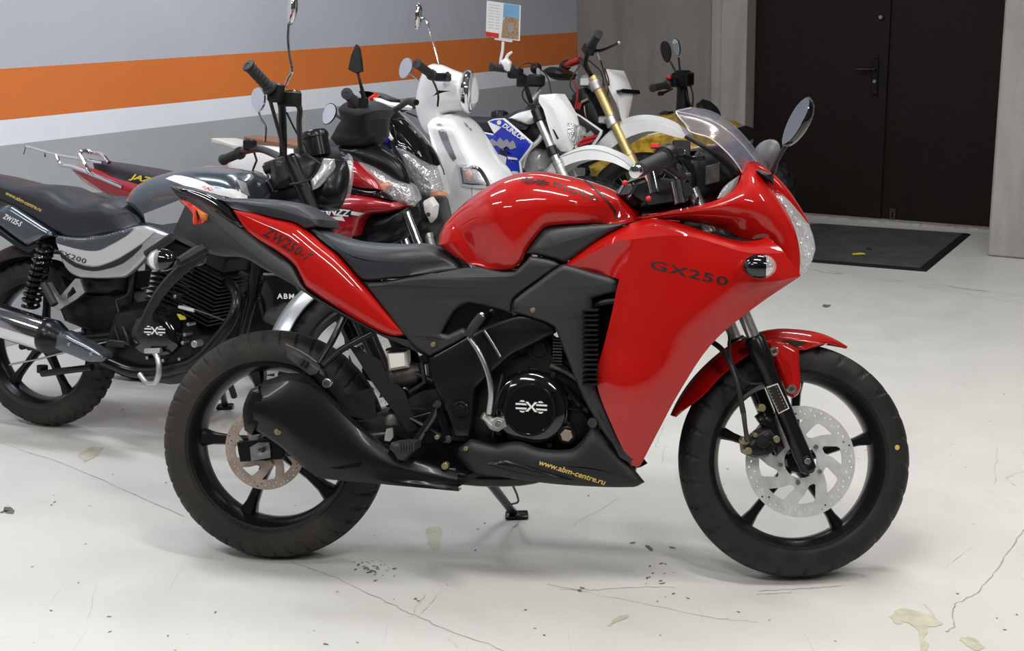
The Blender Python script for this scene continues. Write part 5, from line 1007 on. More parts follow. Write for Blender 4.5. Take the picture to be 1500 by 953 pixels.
hb = bars(G1, g1, [(397, 132, .32), (411, 148, .24), (414, 175, .16), (415, 225, .06)], .0125)
b = MB(); b.tube([G1.q((355, 222, -.34)), G1.q((378, 218, -.26)), G1.q((400, 225, -.14)), G1.q((412, 232, -.04))], .0125, 10, 4); b.mk('handlebar', 'satin_black', g1)
grip(G1, g1, (363, 95, .40), (396, 130, .32), .0175); grip(G1, g1, (327, 234, -.42), (352, 224, -.35), .0175)
b = MB(); b.box(G1.p(404, 136, .3), G1.X*.022, G1.Y*.02, G1.Z*.028, .3); b.box(G1.p(424, 145, .26), G1.X*.03, G1.Y*.025, G1.Z*.022, .2); b.each('switch_housing', 'engine_black', g1)
b = MB(); b.box(G1.p(428, 140, .24), G1.X*.022, G1.Y*.02, G1.Z*.016, .25); b.mk('brake_reservoir', 'gloss_black', g1)
b = MB(); b.box(G1.p(366, 212, -.3), G1.X*.02, G1.Y*.02, G1.Z*.02, .3); b.each('switch_housing', 'engine_black', g1)
b = MB(); b.tube([G1.q((372, 222, -.3)), G1.q((376, 235, -.3)), G1.q((370, 250, -.34)), G1.q((384, 255, -.3))], .004, 6, 4); b.tube([G1.q((430, 150, .24)), G1.q((439, 158, .2)), G1.q((438, 178, .18)), G1.q((441, 225, .1))], .009, 8, 4); b.tube([G1.q((395, 145, .3)), G1.q((405, 180, .2)), G1.q((420, 235, .08))], .006, 8, 4); b.tube([G1.q((420, 165, .2)), G1.q((435, 195, .12)), G1.q((455, 225, .08))], .003, 6, 4); b.tube([G1.q((440, 220, .1)), G1.q((470, 240, .12)), G1.q((455, 262, .12)), G1.q((425, 270, .1))], .0035, 6, 4); b.each('control_cable', 'cable', g1)
px_ellipse_mirror(G1, g1, (425, 12), (427, -14), .036, .27, (-.9, -.3, 0), 'chrome', 'mirror_glass', [(424, 32), (423, 36), (422, 60), (425, 85), (428, 104), (422, 116), (418, 128)], .0045)
px_ellipse_mirror(G1, g1, (378, 146), (378, 128), .034, -.35, (-.6, -.9, .1), 'chrome', 'mirror_glass', [(379, 164), (381, 172), (389, 186), (388, 208)], .0045)
pr_ = [pol(SG, *p) for p in ((404, 478), (422, 454), (445, 430), (470, 424))]
b = MB(); b.guard(SG, 0, 0, [(35, .335, .6), (60, .34, .95), (95, .345, 1.), (130, .345, 1.), (160, .34, 1.), (185, .335, .7)], .062, .045, .004); fg = b.mk('front_mudguard', 'silver_paint', g1, ang=60)
b = MB(); b.guard(G1, 0, R1, [(75, .36, .8), (110, .365, 1.), (150, .365, 1.), (185, .36, .9)], .075, .05, .004); b.mk('rear_mudguard', 'matte_black', g1, ang=60)
b = MB(); g_ = ground(330, 598); b.tube([q(318, 540, -.08), g_+V((0, 0, .015))], .012, 10, 1); ss = b.mk('side_stand', 'satin_black', g1)
b = MB(); b.box(g_+V((.0, 0, .008)), V((.03, 0, 0)), V((0, .02, 0)), V((0, 0, .007)), .4); b.mk('stand_foot', 'satin_black', ss)
b = MB(); b.tube([q(325, 548, -.12), q(338, 566, -.2), q(343, 580, -.24)], .012, 8, 2); b.mk('gear_pedal', 'grip_rubber', g1)

# ---- red underbone motorcycle
G2 = Fr((-1.517, 4.98, 0), .35, .12); q = G2.p
t = g2 = thing('underbone_motorcycle', G2, 'red underbone motorcycle with chrome rear rack, black seat and clear wedge headlight', 'motorcycle')
wheel(g2, G2, 0, .285, .285, .08, 5, name='rear_wheel', ngr=30, rimr=.215, spw=.013); SB2 = G2.steered(G2.l(1.24, 0, .285), .35, .45); wheel(g2, SB2, 0, 0, .285, .075, 5, name='front_wheel', ngr=30, rimr=.215, spw=.013)
b = MB()
for n in (.1, -.1): b.tube([G2.p(38, 214, n), G2.p(46, 216, n), G2.p(81, 226, n), G2.p(115, 232, n), G2.p(150, 238, n)], .0065, 8, 3)
b.tube([G2.p(38, 214, .1), G2.p(38, 214, -.1)], .0065, 8, 1); b.tube([G2.p(82, 226, .1), G2.p(82, 226, -.1)], .005, 8, 1); b.tube([G2.p(66, 221, .1), G2.p(66, 230, .1)], .004, 6, 1); b.tube([G2.p(38, 214, .1), G2.p(35, 226, .1)], .004, 6, 1)
b.tube([G2.p(82, 226, .1), G2.p(88, 240, .1), G2.p(106, 244, .1), G2.p(140, 257, .11), G2.p(180, 274, .12)], .009, 10, 3); rk = b.mk('rear_rack', 'chrome', g2)
b = MB(); b.tube([G2.p(131, 253, .13), G2.p(124, 240, .13), G2.p(116, 226, .12), G2.p(120, 221, .11), G2.p(135, 223, .08), G2.p(149, 226, .1), G2.p(160, 238, .12)], .0085, 10, 4); b.mk('grab_rail', 'chrome', g2)
s2 = P_(G2, g2, [(140, 247, .05), (142, 238, .02), (149, 235, 0), (185, 240, 0), (245, 252, 0), (275, 265, .02), (260, 282, .1), (217, 273, .11), (166, 260, .1)], [(155, 246, .08), (210, 258, .12), (255, 266, .12)], .1, .12, 'seat', 'seat_vinyl', rings=5, pw=2.6)
lettering('JAZZ', (189, 261), (234, 271), 8, [s2], 'label_yellow', s2, G2, .11, bold=.03, shear=.3, name='model_lettering')
P_(G2, g2, [(104, 241, .03), (120, 244, .06), (140, 248, .1), (166, 260, .11), (217, 273, .12), (300, 290, .12), (380, 310, .11), (380, 340, .1), (300, 330, .1), (200, 300, .1), (171, 289, .1), (129, 271, .08), (111, 250, .04)], [(130, 258, .1), (200, 285, .13), (300, 310, .13)], .1, .13, 'rear_body', 'dark_red_paint', rings=4)
P_(G2, g2, [(110, 249), (130, 262), (171, 288), (158, 291), (134, 281), (121, 267)], [(135, 273)], .085, .105, 'tail_lamp', 'clear_lens', rings=3)
P_(G2, g2, [(132, 282), (158, 290), (150, 298), (138, 292)], [(146, 290)], .06, .09, 'rear_mudguard_flap', 'matte_black', rings=2)
P_(G2, g2, [(300, 320), (380, 330), (470, 320), (500, 340), (470, 420), (400, 440), (320, 420)], [(400, 370)], .06, .12, 'centre_body', 'satin_black', rings=3, pw=3)
b2 = P_(G2, g2, [(466, 292, .1), (509, 283, .1), (548, 288, .1), (575, 294, .08), (597, 301, .02), (592, 306, .03), (567, 311, .08), (541, 314, .1), (528, 322, .12), (519, 345, .13), (500, 352, .13), (470, 345, .13), (450, 320, .12)], [(480, 318, .16), (530, 303, .14), (570, 303, .1)], .1, .15, 'leg_shield', 'dark_red_paint', rings=5, back='mirror')
b2r = P_(G2, g2, [(505, 236, .08), (514, 235, .08), (524, 239, .09), (548, 261, .1), (560, 279, .1), (535, 277, .11), (508, 271, .11), (500, 255, .1)], [(528, 262, .13)], .09, .13, 'front_cowl', 'dark_red_paint', rings=4)
decal([[(505, 236), (513.5, 235), (517, 240), (514, 262), (509, 262), (507, 250)]], [b2r], 'label_white', b2r, G2, .1, 'white_edge')
P_(G2, g2, [(508, 271), (535, 277), (560, 280), (575, 293), (548, 288), (509, 283)], [(540, 283)], .1, .12, 'cowl_trim', 'gloss_black', rings=3)
hl2 = P_(G2, g2, [(517, 235, .07), (538, 240, .05), (560, 251, .04), (580, 263, .03), (598, 270, .02), (606, 281, .01), (610, 294, .01), (599, 300, .03), (578, 293, .07), (559, 284, .1), (553, 270, .1), (530, 247, .09)], [(545, 256, .1), (590, 283, .07)], .08, .1, 'headlight', 'clear_lens', rings=5)
P_(G2, hl2, [(520, 237, .05), (538, 242, .04), (575, 263, .03), (598, 273, .02), (605, 290, .01), (597, 297, .02), (565, 285, .06), (553, 269, .06), (532, 247, .06)], [(545, 256, .07), (590, 283, .04)], .05, .06, 'reflector', 'reflector', rings=3)
P_(G2, hl2, [(556, 270), (566, 266), (570, 272), (562, 279)], [(563, 272)], .08, .085, 'amber_bulb', 'amber', rings=2)
P_(G2, g2, [(495, 215, .05), (520, 208, 0), (541, 208, 0), (570, 222, 0), (590, 240, 0), (600, 262, 0), (598, 270, .01), (580, 263, .03), (538, 240, .05), (514, 235, .07), (500, 232, .07)], [(520, 224, .06), (570, 245, .04)], .04, .05, 'cowl_top', 'satin_black', rings=5)
P_(G2, g2, [(484, 202), (494, 186), (503, 176), (499, 158), (510, 148), (530, 146), (549, 150), (563, 161), (554, 174), (556, 199), (541, 213), (522, 216), (495, 213)], [(525, 170, .11), (525, 200, .09)], .03, .10, 'handlebar_cover', 'matte_black', rings=5, pw=2.3)
w2 = decal([[(470, 301), (500, 300), (512, 304), (480, 306)]], [b2], 'label_black', b2, G2, .14, 'lettering_shadow') if False else None
decal([[(466, 313), (514, 318), (517, 306), (478, 302)]], [b2], 'label_black', b2, G2, .14, 'lettering_panel')
lettering('INZZ', (478, 313.5), (513, 317), 9.5, [b2], 'label_white', b2, G2, .14, bold=.035, shear=.2, name='model_lettering', lift=.0022)
decal([[(515, 309), (534, 312), (524, 316), (514, 314)], [(484, 318), (503, 319), (501, 316), (506, 324), (488, 321)]], [b2], 'label_white', b2, G2, .14, 'white_flash', lift=.0016)
decal([[(466, 306), (478, 304), (483, 316), (483, 328), (470, 324)]], [b2], 'white_paint', b2, G2, .14, 'white_patch')
P_(G2, g2, [(527, 322), (541, 315), (567, 312), (598, 303), (605, 320), (590, 345), (560, 360), (520, 365), (517, 345)], [(555, 335)], .04, .08, 'inner_mudguard', 'satin_black', rings=3)
for (a, c_, r) in (((577, 312), (598, 370), .014), ((594, 309), (622, 370), .0155)):
    pass
fork_leg(G2, g2, (580, 316), (600, 372), (640, 480), .0145, .02, 'chrome', 'alu', -.07); fork_leg(G2, g2, (595, 311), (620, 368), (660, 480), .0155, .021, 'chrome', 'alu', .07)
b = MB(); b.guard(SB2, 0, 0, [(40, .31, .6), (80, .315, 1.), (130, .315, 1.), (170, .31, .7)], .055, .04, .004); b.mk('front_mudguard', 'dark_silver', g2, ang=60)
engine(G2, g2, .62, .3, .8)
grip(G2, g2, (508, 137, .36), (520, 150, .22), .0175); grip(G2, g2, (548, 170, -.36), (530, 165, -.25), .0175)
b = MB(); b.box(q(524, 150, .2), G2.X*.03, G2.Y*.03, G2.Z*.02, .3); b.mk('switch_housing', 'engine_black', g2)
b = MB(); b.plate(G2, [[(521, 65), (525, 72), (529, 104), (520, 107), (510, 102), (514, 82)]], .26, .02, 2); mm = b.mk('mirror', 'matte_black', g2, 'black pointed mirror')
b = MB(); b.tube([q(524, 106, .25), q(528, 122, .25), q(533, 142, .22)], [.005, .005, .009], 8, 3); b.mk('mirror_stem', 'matte_black', mm)
px_ellipse_mirror(G2, g2, (482, 167), (489, 152), .032, -.3, (-.55, -.8, .1), 'satin_black', 'mirror_glass', [(492, 168), (503, 176)], .006, 'matte_black')

# ---- black scooter with pointed visor
G3 = headframe(-.36, 5.15, .42, .12); q = G3.p
t = g3 = thing('scooter', G3, 'black scooter with pointed smoked visor above a large clear headlight', 'scooter')
wheel(g3, G3, 0, .25, .25, .09, 5, name='rear_wheel', ngr=26, rimr=.17, spw=.013); SB3 = G3.steered(G3.l(1.2, 0, .25), .25, .45); wheel(g3, SB3, 0, 0, .25, .085, 5, name='front_wheel', ngr=26, rimr=.17, spw=.013)
P_(G3, g3, [(565, 163, .05), (569, 153, 0), (582, 163, 0), (604, 185, 0), (626, 215, 0), (641, 243, .0), (618, 235, .07), (593, 219, .1), (579, 215, .1), (571, 191, .08)], [(580, 190, .08), (610, 222, .085)], .06, .09, 'visor', 'gloss_black', rings=6, pw=2.)
hl3 = P_(G3, g3, [(579, 215, .1), (593, 219, .1), (618, 234, .07), (641, 245, .0), (648, 265, 0), (652, 287, 0), (631, 291, .04), (614, 281, .08), (597, 257, .1), (592, 240, .11)], [(605, 240, .12), (632, 272, .08)], .09, .12, 'headlight', 'clear_lens', rings=6)
P_(G3, hl3, [(582, 218, .07), (596, 222, .07), (618, 237, .05), (637, 248, .0), (644, 266, 0), (647, 282, 0), (631, 287, .03), (616, 278, .05), (600, 256, .07), (595, 240, .07)], [(605, 240, .09), (630, 270, .05)], .06, .09, 'reflector', 'reflector', rings=4)
P_(G3, hl3, [(624, 283), (645, 281), (647, 286), (632, 288)], [(638, 285)], .03, .04, 'amber_strip', 'amber', rings=2)
P_(G3, g3, [(540, 212, .08), (565, 200, .05), (579, 214, .1), (592, 240, .12), (597, 257, .12), (614, 282, .1), (632, 292, .05), (640, 330, .05), (600, 400, .1), (560, 330, .12), (545, 250, .1)], [(585, 260, .14), (600, 310, .15)], .08, .14, 'front_body', 'satin_black', rings=4, pw=2.5)
P_(G3, g3, [(430, 215), (470, 205), (520, 205), (545, 215), (530, 250), (470, 270), (430, 250)], [(480, 232)], .06, .13, 'seat', 'seat_vinyl', rings=4)
P_(G3, g3, [(400, 250), (470, 260), (530, 250), (540, 300), (500, 340), (420, 330)], [(470, 290)], .08, .14, 'rear_body', 'gloss_black', rings=4)
P_(G3, g3, [(553, 184), (561, 178), (566, 190), (575, 203), (566, 210), (552, 203)], [(562, 195)], .1, .11, 'blue_panel', 'blue_graphic', rings=3, back='flat', th=.01)
P_(G3, g3, [(561, 178), (566, 188), (575, 203), (573, 206), (562, 195)], [(568, 195)], .115, .12, 'white_edge', 'white_plastic', rings=2, back='flat', th=.01)
P_(G3, g3, [(543, 135), (560, 136), (583, 146), (590, 152), (588, 158), (570, 150), (548, 143)], [(565, 144)], -.05, .06, 'hand_guard', 'gloss_black', rings=3)
P_(G3, g3, [(546, 142), (560, 145), (584, 156), (582, 160), (560, 151), (547, 146)], [(562, 151)], .06, .10, 'guard_stripe', 'white_plastic', rings=2)
b = MB(); b.tube([q(543, 145, .05), q(552, 139, .06)], .012, 8, 1); b.mk('red_marker', 'red_lens', g3)
b = MB(); b.tube([q(560, 165, .1), q(580, 160, .15), q(598, 148, .25), q(610, 150, .3)], .012, 10, 3); b.mk('handlebar', 'satin_black', g3)
b = MB(); b.puff(G3, [(619, 295), (632, 288), (640, 300), (637, 318), (630, 326), (622, 312)], [(629, 308)], n=.1, ns=.12, rings=3, back='flat', th=.02); bk_ = b.mk('lamp_bracket', 'milky_plastic', g3)
b = MB(); c = q(628, 314, .13); b.cyl(c, c-G3.Y*.006, .009, 12); b.mk('bracket_bolt', 'dull_metal', bk_)
fork_leg(G3, g3, (610, 285), (628, 345), (650, 430), .015, .02, 'chrome', 'alu', .07)
b = MB(); b.tube([q(644, 238, .04), q(649, 248, .04), q(651, 256, .04)], .003, 6, 2); b.mk('visor_clip', 'cable', g3)

# ---- white retro scooter
G4 = headframe(-.30, 5.62, .5, .1); q = G4.p
t = g4 = thing('scooter', G4, 'white retro scooter with round chrome ringed headlamp and two round mirrors', 'scooter')
wheel(g4, G4, 0, .22, .22, .09, 5, name='rear_wheel', ngr=24, rimr=.14, spw=.013); SB4 = G4.steered(G4.l(1.2, 0, .22), .1, .45); wheel(g4, SB4, 0, 0, .22, .085, 5, name='front_wheel', ngr=24, rimr=.14, spw=.013)
bd = P_(G4, g4, [(626, 184, .14), (632, 175, .1), (645, 168, .04), (664, 165, 0), (680, 171, 0), (696, 192, 0), (717, 226, 0), (743, 258, 0), (756, 300, 0), (752, 345, 0), (710, 410, .05), (650, 410, .12), (631, 345, .16), (632, 300, .17), (642, 270, .17), (640, 240, .16), (632, 210, .15)], [(665, 200, .13), (690, 260, .15), (690, 330, .15)], .1, .15, 'front_apron', 'white_paint', rings=9, pw=2.)
decal([[(639, 182), (645, 181), (651, 186), (660, 210), (669, 232), (664, 236), (655, 222), (645, 200)]], [bd], 'brushed_steel', bd, G4, .14, 'chrome_strip', k=2, lift=.002)
ts = P_(G4, bd, [(669, 240), (684, 241), (699, 245), (709, 258), (717, 275), (700, 276), (675, 273), (672, 256)], [(690, 258)], .155, .175, 'turn_signal', 'chrome', rings=3, back='flat', th=.02, pw=3)
P_(G4, ts, [(675, 244), (697, 248), (706, 259), (712, 271), (678, 269)], [(690, 258)], .17, .188, 'lens', 'clear_lens', rings=3, back='flat', th=.004)
P_(G4, ts, [(681, 252), (688, 248), (693, 256), (688, 266), (682, 262)], [(687, 257)], .172, .182, 'amber_bulb', 'amber', rings=3, back='flat', th=.004)
hs = P_(G4, g4, [(611, 150, .02), (614, 128, .02), (624, 104, .0), (634, 93, 0), (648, 95, 0), (662, 101, 0), (687, 110, .0), (690, 130, .0), (689, 152, .0), (681, 162, .0), (662, 164, .02), (648, 166, .04), (644, 178, .05), (630, 198, .05), (620, 190, .04), (612, 168, .03)], [(626, 150, .07), (642, 132, .1), (668, 134, .095)], .05, .1, 'headset', 'white_paint', rings=7, pw=2.2)
b = MB(); b.lathe(q(683, 134, 0)-G4.X*.0, V((.985, -.17, -.05)), [(.086, -.01), (.094, 0), (.096, .012), (.09, .022), (.084, .024)], 36); rg = b.mk('headlamp_ring', 'chrome', hs)
b = MB(); b.lathe(q(683, 134, 0)+V((.01, 0, 0)), V((.985, -.17, -.05)), [(.085, 0), (.08, .018), (.06, .032), (.03, .04), (.001, .042)], 32); b.mk('headlamp_glass', 'clear_lens', rg); b = MB(); b.lathe(q(683, 134, 0), V((.985, -.17, -.05)), [(.085, 0), (.083, .01), (.04, .002), (.001, .0)], 28); b.mk('reflector', 'reflector', rg)
lettering('22', (640, 143), (657, 143), 6, [hs], 'label_grey', hs, G4, .1, bold=-.01, name='faint_lettering') if False else None
grip(G4, g4, (610, 93, .36), (633, 110, .25), .0185); grip(G4, g4, (590, 158, -.34), (612, 152, -.22), .018)
b = MB(); b.box(q(648, 113, .14), G4.X*.03, G4.Y*.03, G4.Z*.018, .3); b.tube([q(651, 113, .15), q(656, 107, .17)], .008, 8, 1); b.mk('switch_housing', 'engine_black', g4)
b = MB(); b.tube([q(633, 116, .20), q(638, 126, .20), q(642, 140, .20), q(641, 156, .20)], .0045, 8, 3); b.tube([q(596, 165, -.25), q(612, 172, -.2), q(618, 182, -.1)], .0045, 8, 4); b.each('brake_lever', 'satin_black', g4)
px_ellipse_mirror(G4, g4, (611, 24), (613, 4), .036, .30, (-.93, .1, .1), 'chrome', 'mirror_glass', [(617, 26), (624, 29), (632, 55), (640, 82), (643, 94)], .0045)
px_ellipse_mirror(G4, g4, (594, 100), (601, 86), .038, -.28, (-.6, -.8, .15), 'chrome', 'mirror_glass', [(600, 107), (610, 114), (618, 121)], .0045)
P_(G4, g4, [(357, 200, .06), (380, 198, 0), (410, 201, 0), (440, 206, 0), (470, 216, .02), (468, 226, .08), (430, 217, .1), (380, 212, .09), (358, 208, .08)], [(390, 206, .1), (440, 214, .11)], .08, .11, 'seat', 'brown_vinyl', rings=4)
P_(G4, g4, [(335, 240, .04), (350, 225, .06), (370, 212, .08), (430, 217, .1), (470, 226, .1), (500, 260, .12), (490, 320, .12), (420, 330, .14), (360, 300, .13), (338, 260, .08)], [(380, 245, .14), (440, 260, .16)], .1, .16, 'rear_body', 'white_paint', rings=5)
P_(G4, g4, [(309, 203), (316, 202), (335, 207), (353, 214), (350, 220), (330, 214), (310, 209)], [(332, 210)], .07, .09, 'rear_carrier', 'milky_plastic', rings=3)
P_(G4, g4, [(500, 260), (560, 330), (640, 360), (680, 400), (620, 420), (520, 400), (480, 340)], [(570, 370)], .1, .14, 'floorboard', 'white_plastic', rings=3)
for px, py in ((681, 183), (684, 187), (669, 212)): b = MB(); c = q(px, py, .1); 
decal([[(679, 179), (683, 181), (687, 187), (683, 186)], [(687, 187), (690, 188), (692, 192), (688, 191)]], [bd], 'label_grey', bd, G4, .1, 'badge')

# ---- blue and white off-road bike
G5 = headframe(.13, 6.15, .5, .1, .95); q = G5.p
t = g5 = thing('dirt_bike', G5, 'off-road bike with blue graphics, white headlight mask and silver fork', 'motorcycle')
wheel(g5, G5, 0, .30, .30, .09, name='rear_wheel', rimr=.235, knob=True, ngr=30, wire=18, rim='satin_black'); SB5 = G5.steered(G5.l(1.2, 0, .32), .15, .47); wheel(g5, SB5, 0, 0, .32, .075, name='front_wheel', rimr=.26, knob=True, ngr=32, wire=18, rim='satin_black')
P_(G5, g5, [(640, 185, .05), (670, 172, 0), (690, 170, 0), (718, 171, 0), (745, 168, 0), (765, 160, 0), (782, 155, 0), (790, 165, .02), (770, 190, .08), (735, 190, .1), (700, 195, .09), (650, 200, .08)], [(680, 182, .09), (740, 178, .09)], .06, .09, 'seat', 'seat_vinyl', rings=4)
sh5 = P_(G5, g5, [(701, 192), (722, 196), (744, 202), (750, 199), (746, 194), (734, 187), (722, 183), (714, 178), (724, 174), (738, 173), (756, 188), (780, 209), (777, 217), (762, 237), (764, 254), (746, 260), (732, 243), (719, 222), (708, 205)], [(735, 215, .155), (755, 210, .157), (752, 240, .155)], .15, .155, 'tank_shroud', 'white_plastic', rings=4, back='flat', th=.01)
decal([[(704, 194), (722, 198), (745, 204.5), (753, 200), (748, 193), (735, 186), (723, 181), (717, 178), (725, 175.5), (737, 175), (755, 190), (778, 210), (775, 216), (760, 236), (762, 252), (747, 257), (734, 242), (721, 221)]], [sh5], 'blue_graphic', sh5, G5, .16, 'blue_field', lift=.0015)
lettering('DUNLOP', (736, 185), (767, 207), 6.5, [sh5], 'label_white', sh5, G5, .17, bold=.04, shear=.2, name='sponsor_lettering', lift=.006)
decal([[(732+3.4*math.cos(a*.7), 179.5+3.4*math.sin(a*.7)) for a in range(9)]], [sh5], 'label_white', sh5, G5, .17, 'round_emblem', lift=.006, cuts=0)
decal([[(715, 206), (722, 203), (728, 208), (733, 201), (738, 207), (743, 203), (747, 209), (752, 205), (757, 216), (748, 219), (742, 214), (736, 218), (728, 213), (722, 214)]], [sh5], 'label_grey', sh5, G5, .17, 'grey_flames', lift=.004, cuts=1)
decal([[(734, 219), (744, 221), (742, 229), (736, 226), (731, 221)]], [sh5], 'label_black', sh5, G5, .17, 'black_flash', lift=.005, cuts=0)
decal([[(724, 226), (740, 243), (742, 236), (733, 226), (743, 230), (741, 246), (728, 234)], [(748, 254), (758, 255), (760, 251), (752, 250)], [(744, 229), (758, 231), (759, 234), (745, 233)]], [sh5], 'label_white', sh5, G5, .17, 'white_marks', lift=.006, cuts=0)
P_(G5, g5, [(714, 178), (724, 185), (736, 190), (748, 197), (745, 203), (720, 197), (702, 192)], [(728, 193)], .1, .13, 'tank', 'matte_black', rings=3)
b = MB(); c = q(732, 168, 0); b.lathe(c, G5.Z, [(.045, -.03), (.045, .0), (.04, .015), (.02, .022), (.001, .023)], 20); b.mk('fuel_cap', 'satin_black', g5)
P_(G5, g5, [(768, 226), (785, 215), (800, 222), (800, 250), (780, 262), (765, 252)], [(784, 238)], .05, .1, 'radiator_shroud', 'silver_paint', rings=3)
P_(G5, g5, [(742, 175), (780, 165), (800, 190), (800, 220), (785, 250), (760, 240)], [(775, 205)], .03, .06, 'frame_body', 'engine_black', rings=3)
P_(G5, g5, [(745, 173), (758, 166), (780, 160), (785, 172), (772, 182)], [(768, 172)], .1, .12, 'white_side_panel', 'white_plastic', rings=3)
engine(G5, g5, .65, .38, .9)
bb_ = MB(); bb_.puff(G5, [(790, 139, .07), (814, 137, .05), (839, 166, .02), (849, 188, .0), (843, 210, .0), (836, 222, .0), (822, 222, .03), (812, 210, .07), (803, 185, .09), (796, 160, .09), (789, 149, .08)], [(810, 158, .085), (828, 200, .065)], rings=4, pw=1.4, k=2); mk5 = bb_.mk('headlight_mask', 'white_plastic', g5, ang=20)
decal([[(809, 189), (812, 190), (819, 203), (816, 204)]], [mk5], 'label_black', mk5, G5, .1, 'mask_slot', lift=.002)
P_(G5, mk5, [(832, 181, .06), (846, 184, .02), (846, 200, .01), (839, 212, .02), (833, 200, .06)], [(840, 192, .07)], .04, .07, 'headlight', 'clear_lens', rings=3)
P_(G5, mk5, [(831, 180, .06), (847, 183, .01), (846, 200, .0), (839, 213, .02), (832, 200, .06)], [(840, 192, .05)], .04, .05, 'reflector', 'reflector', rings=2)
fork_leg(SB5, g5, (786, 168), (818, 238), (860, 335), .021, .025, 'brushed_steel', 'alu', .095); fork_leg(SB5, g5, (804, 175), (834, 238), (880, 335), .02, .024, 'brushed_steel', 'alu', -.095)
b = MB(); b.cyl(SB5.p(806, 215, .095), SB5.p(812, 228, .095), .028, 16); b.cyl(SB5.p(784, 160, .095), SB5.p(791, 178, .095), .028, 16); b.box(SB5.p(795, 165, 0), SB5.X*.03, SB5.Y*.11, SB5.Z*.03, .3); b.mk('fork_clamp', 'satin_black', g5)
b = MB(); rows = [[(798, 252, .06), (812, 238, .07), (826, 228, .07), (859, 219, .07), (885, 222, .065), (912, 234, .05), (928, 248, .02)], [(802, 248, .0), (815, 233, .0), (830, 224, 0), (860, 214, .0), (888, 216, .0), (915, 230, .0), (929, 247, .0)]]
b.grid(G5, rows, 3, 4, .004); b.join(b.mirror(G5)); b.mk('front_mudguard', 'white_plastic', g5, ang=60)
b = MB(); b.grid(G5, [[(800, 252, .07), (812, 238, .075), (826, 229, .075), (859, 220, .075), (885, 223, .07), (912, 235, .055), (927, 248, .03)], [(803, 262, .07), (818, 250, .075), (832, 241, .075), (859, 234, .075), (893, 237, .07), (915, 246, .055), (924, 251, .03)]], 2, 4, .004); both(b, G5, 'mudguard_side', 'white_plastic', g5)
bars(G5, g5, [(752, 102, .3), (763, 108, .22), (770, 125, .1), (778, 150, .05)], .012); bars(G5, g5, [(778, 150, -.05), (795, 125, -.1), (790, 112, -.22), (788, 100, -.3)], .012, 'silver_paint')
grip(G5, g5, (719, 98, .4), (752, 102, .3), .018); b = MB(); c = q(785, 100, -.3); b.ball(c, .03, 14); b.mk('far_switch', 'engine_black', g5)
b = MB(); b.box(q(755, 107, .28), G5.X*.03, G5.Y*.03, G5.Z*.025, .3); b.box(q(764, 118, .2), G5.X*.02, G5.Y*.02, G5.Z*.03, .3); b.box(q(785, 118, -.05), G5.X*.04, G5.Y*.03, G5.Z*.03, .3); b.each('switch_housing', 'engine_black', g5)
b = MB(); b.tube([q(757, 100, .25), q(775, 92, .2), q(800, 110, .1), q(808, 138, .02)], .003, 6, 5); b.tube([q(760, 110, .25), q(772, 120, .15), q(765, 140, .1), q(778, 158, .05)], .0035, 6, 5); b.each('control_cable', 'cable', g5)
b = MB(); b.tube([q(765, 245, .13), q(772, 222, .13), q(790, 205, .1), q(796, 190, .06)], .012, 8, 4); b.mk('frame_tube', 'silver_paint', g5)

# ---- white off-road bike with gold fork
G6 = headframe(.45, 6.72, .5, .1, .95); q = G6.p
t = g6 = thing('dirt_bike', G6, 'off-road bike with gold upside-down fork and high white front mudguard', 'motorcycle')
wheel(g6, G6, 0, .31, .31, .1, name='rear_wheel', rimr=.24, knob=True, ngr=30, wire=18); SB6 = G6.steered(G6.l(1.22, 0, .34), .1, .45); wheel(g6, SB6, 0, 0, .34, .08, name='front_wheel', rimr=.275, knob=True, ngr=32, wire=18)
fork_leg(SB6, g6, (868, 112), (922, 225), (960, 310), .026, .03, 'gold_metal', 'gold_metal', .1); fork_leg(SB6, g6, (880, 130), (912, 235), (945, 310), .026, .03, 'gold_metal', 'gold_metal', -.1)
b = MB(); b.cyl(SB6.p(870, 118, .1), SB6.p(876, 132, .1), .034, 20); b.cyl(SB6.p(893, 171, .1), SB6.p(899, 184, .1), .035, 20); b.box(SB6.p(868, 122, .0), SB6.X*.035, SB6.Y*.11, SB6.Z*.025, .3); b.box(SB6.p(895, 177, .0), SB6.X*.035, SB6.Y*.11, SB6.Z*.02, .3); b.mk('fork_clamp', 'alu', g6)
P_(G6, g6, [(853, 110), (866, 108), (874, 120), (868, 135), (858, 128)], [(863, 120)], .03, .1, 'steering_stem', 'silver_paint', rings=3)
b = MB(); b.grid(G6, [[(866, 222, .08), (884, 203, .09), (905, 186, .095), (932, 178, .095), (960, 179, .09), (988, 189, .075), (1004, 199, .05)], [(870, 218, 0), (887, 198, 0), (908, 179, 0), (934, 170, 0), (962, 171, 0), (992, 182, 0), (1008, 197, 0)]], 3, 4, .005); b.join(b.mirror(G6)); b.mk('front_mudguard', 'white_plastic', g6, ang=60)
b = MB(); b.grid(G6, [[(866, 222, .083), (884, 203, .093), (905, 186, .098), (932, 178, .098), (960, 179, .093), (988, 189, .078), (1003, 199, .053)], [(880, 232, .08), (893, 219, .09), (908, 208, .095), (930, 197, .095), (956, 192, .09), (984, 199, .075), (1000, 203, .05)]], 2, 4, .004); both(b, G6, 'mudguard_side', 'white_plastic', g6)
P_(G6, g6, [(886, 101, .12), (889, 101, .11), (914, 129, .05), (919, 141, .03), (916, 182, .0), (912, 180, .02), (902, 150, .08), (892, 130, .12)], [(906, 142, .09)], .07, .12, 'headlight_mask', 'white_plastic', rings=4, pw=1.3, k=2)
P_(G6, g6, [(902, 132), (912, 130), (913, 136), (904, 138)], [(908, 134)], .11, .13, 'mask_strap', 'satin_black', rings=2)
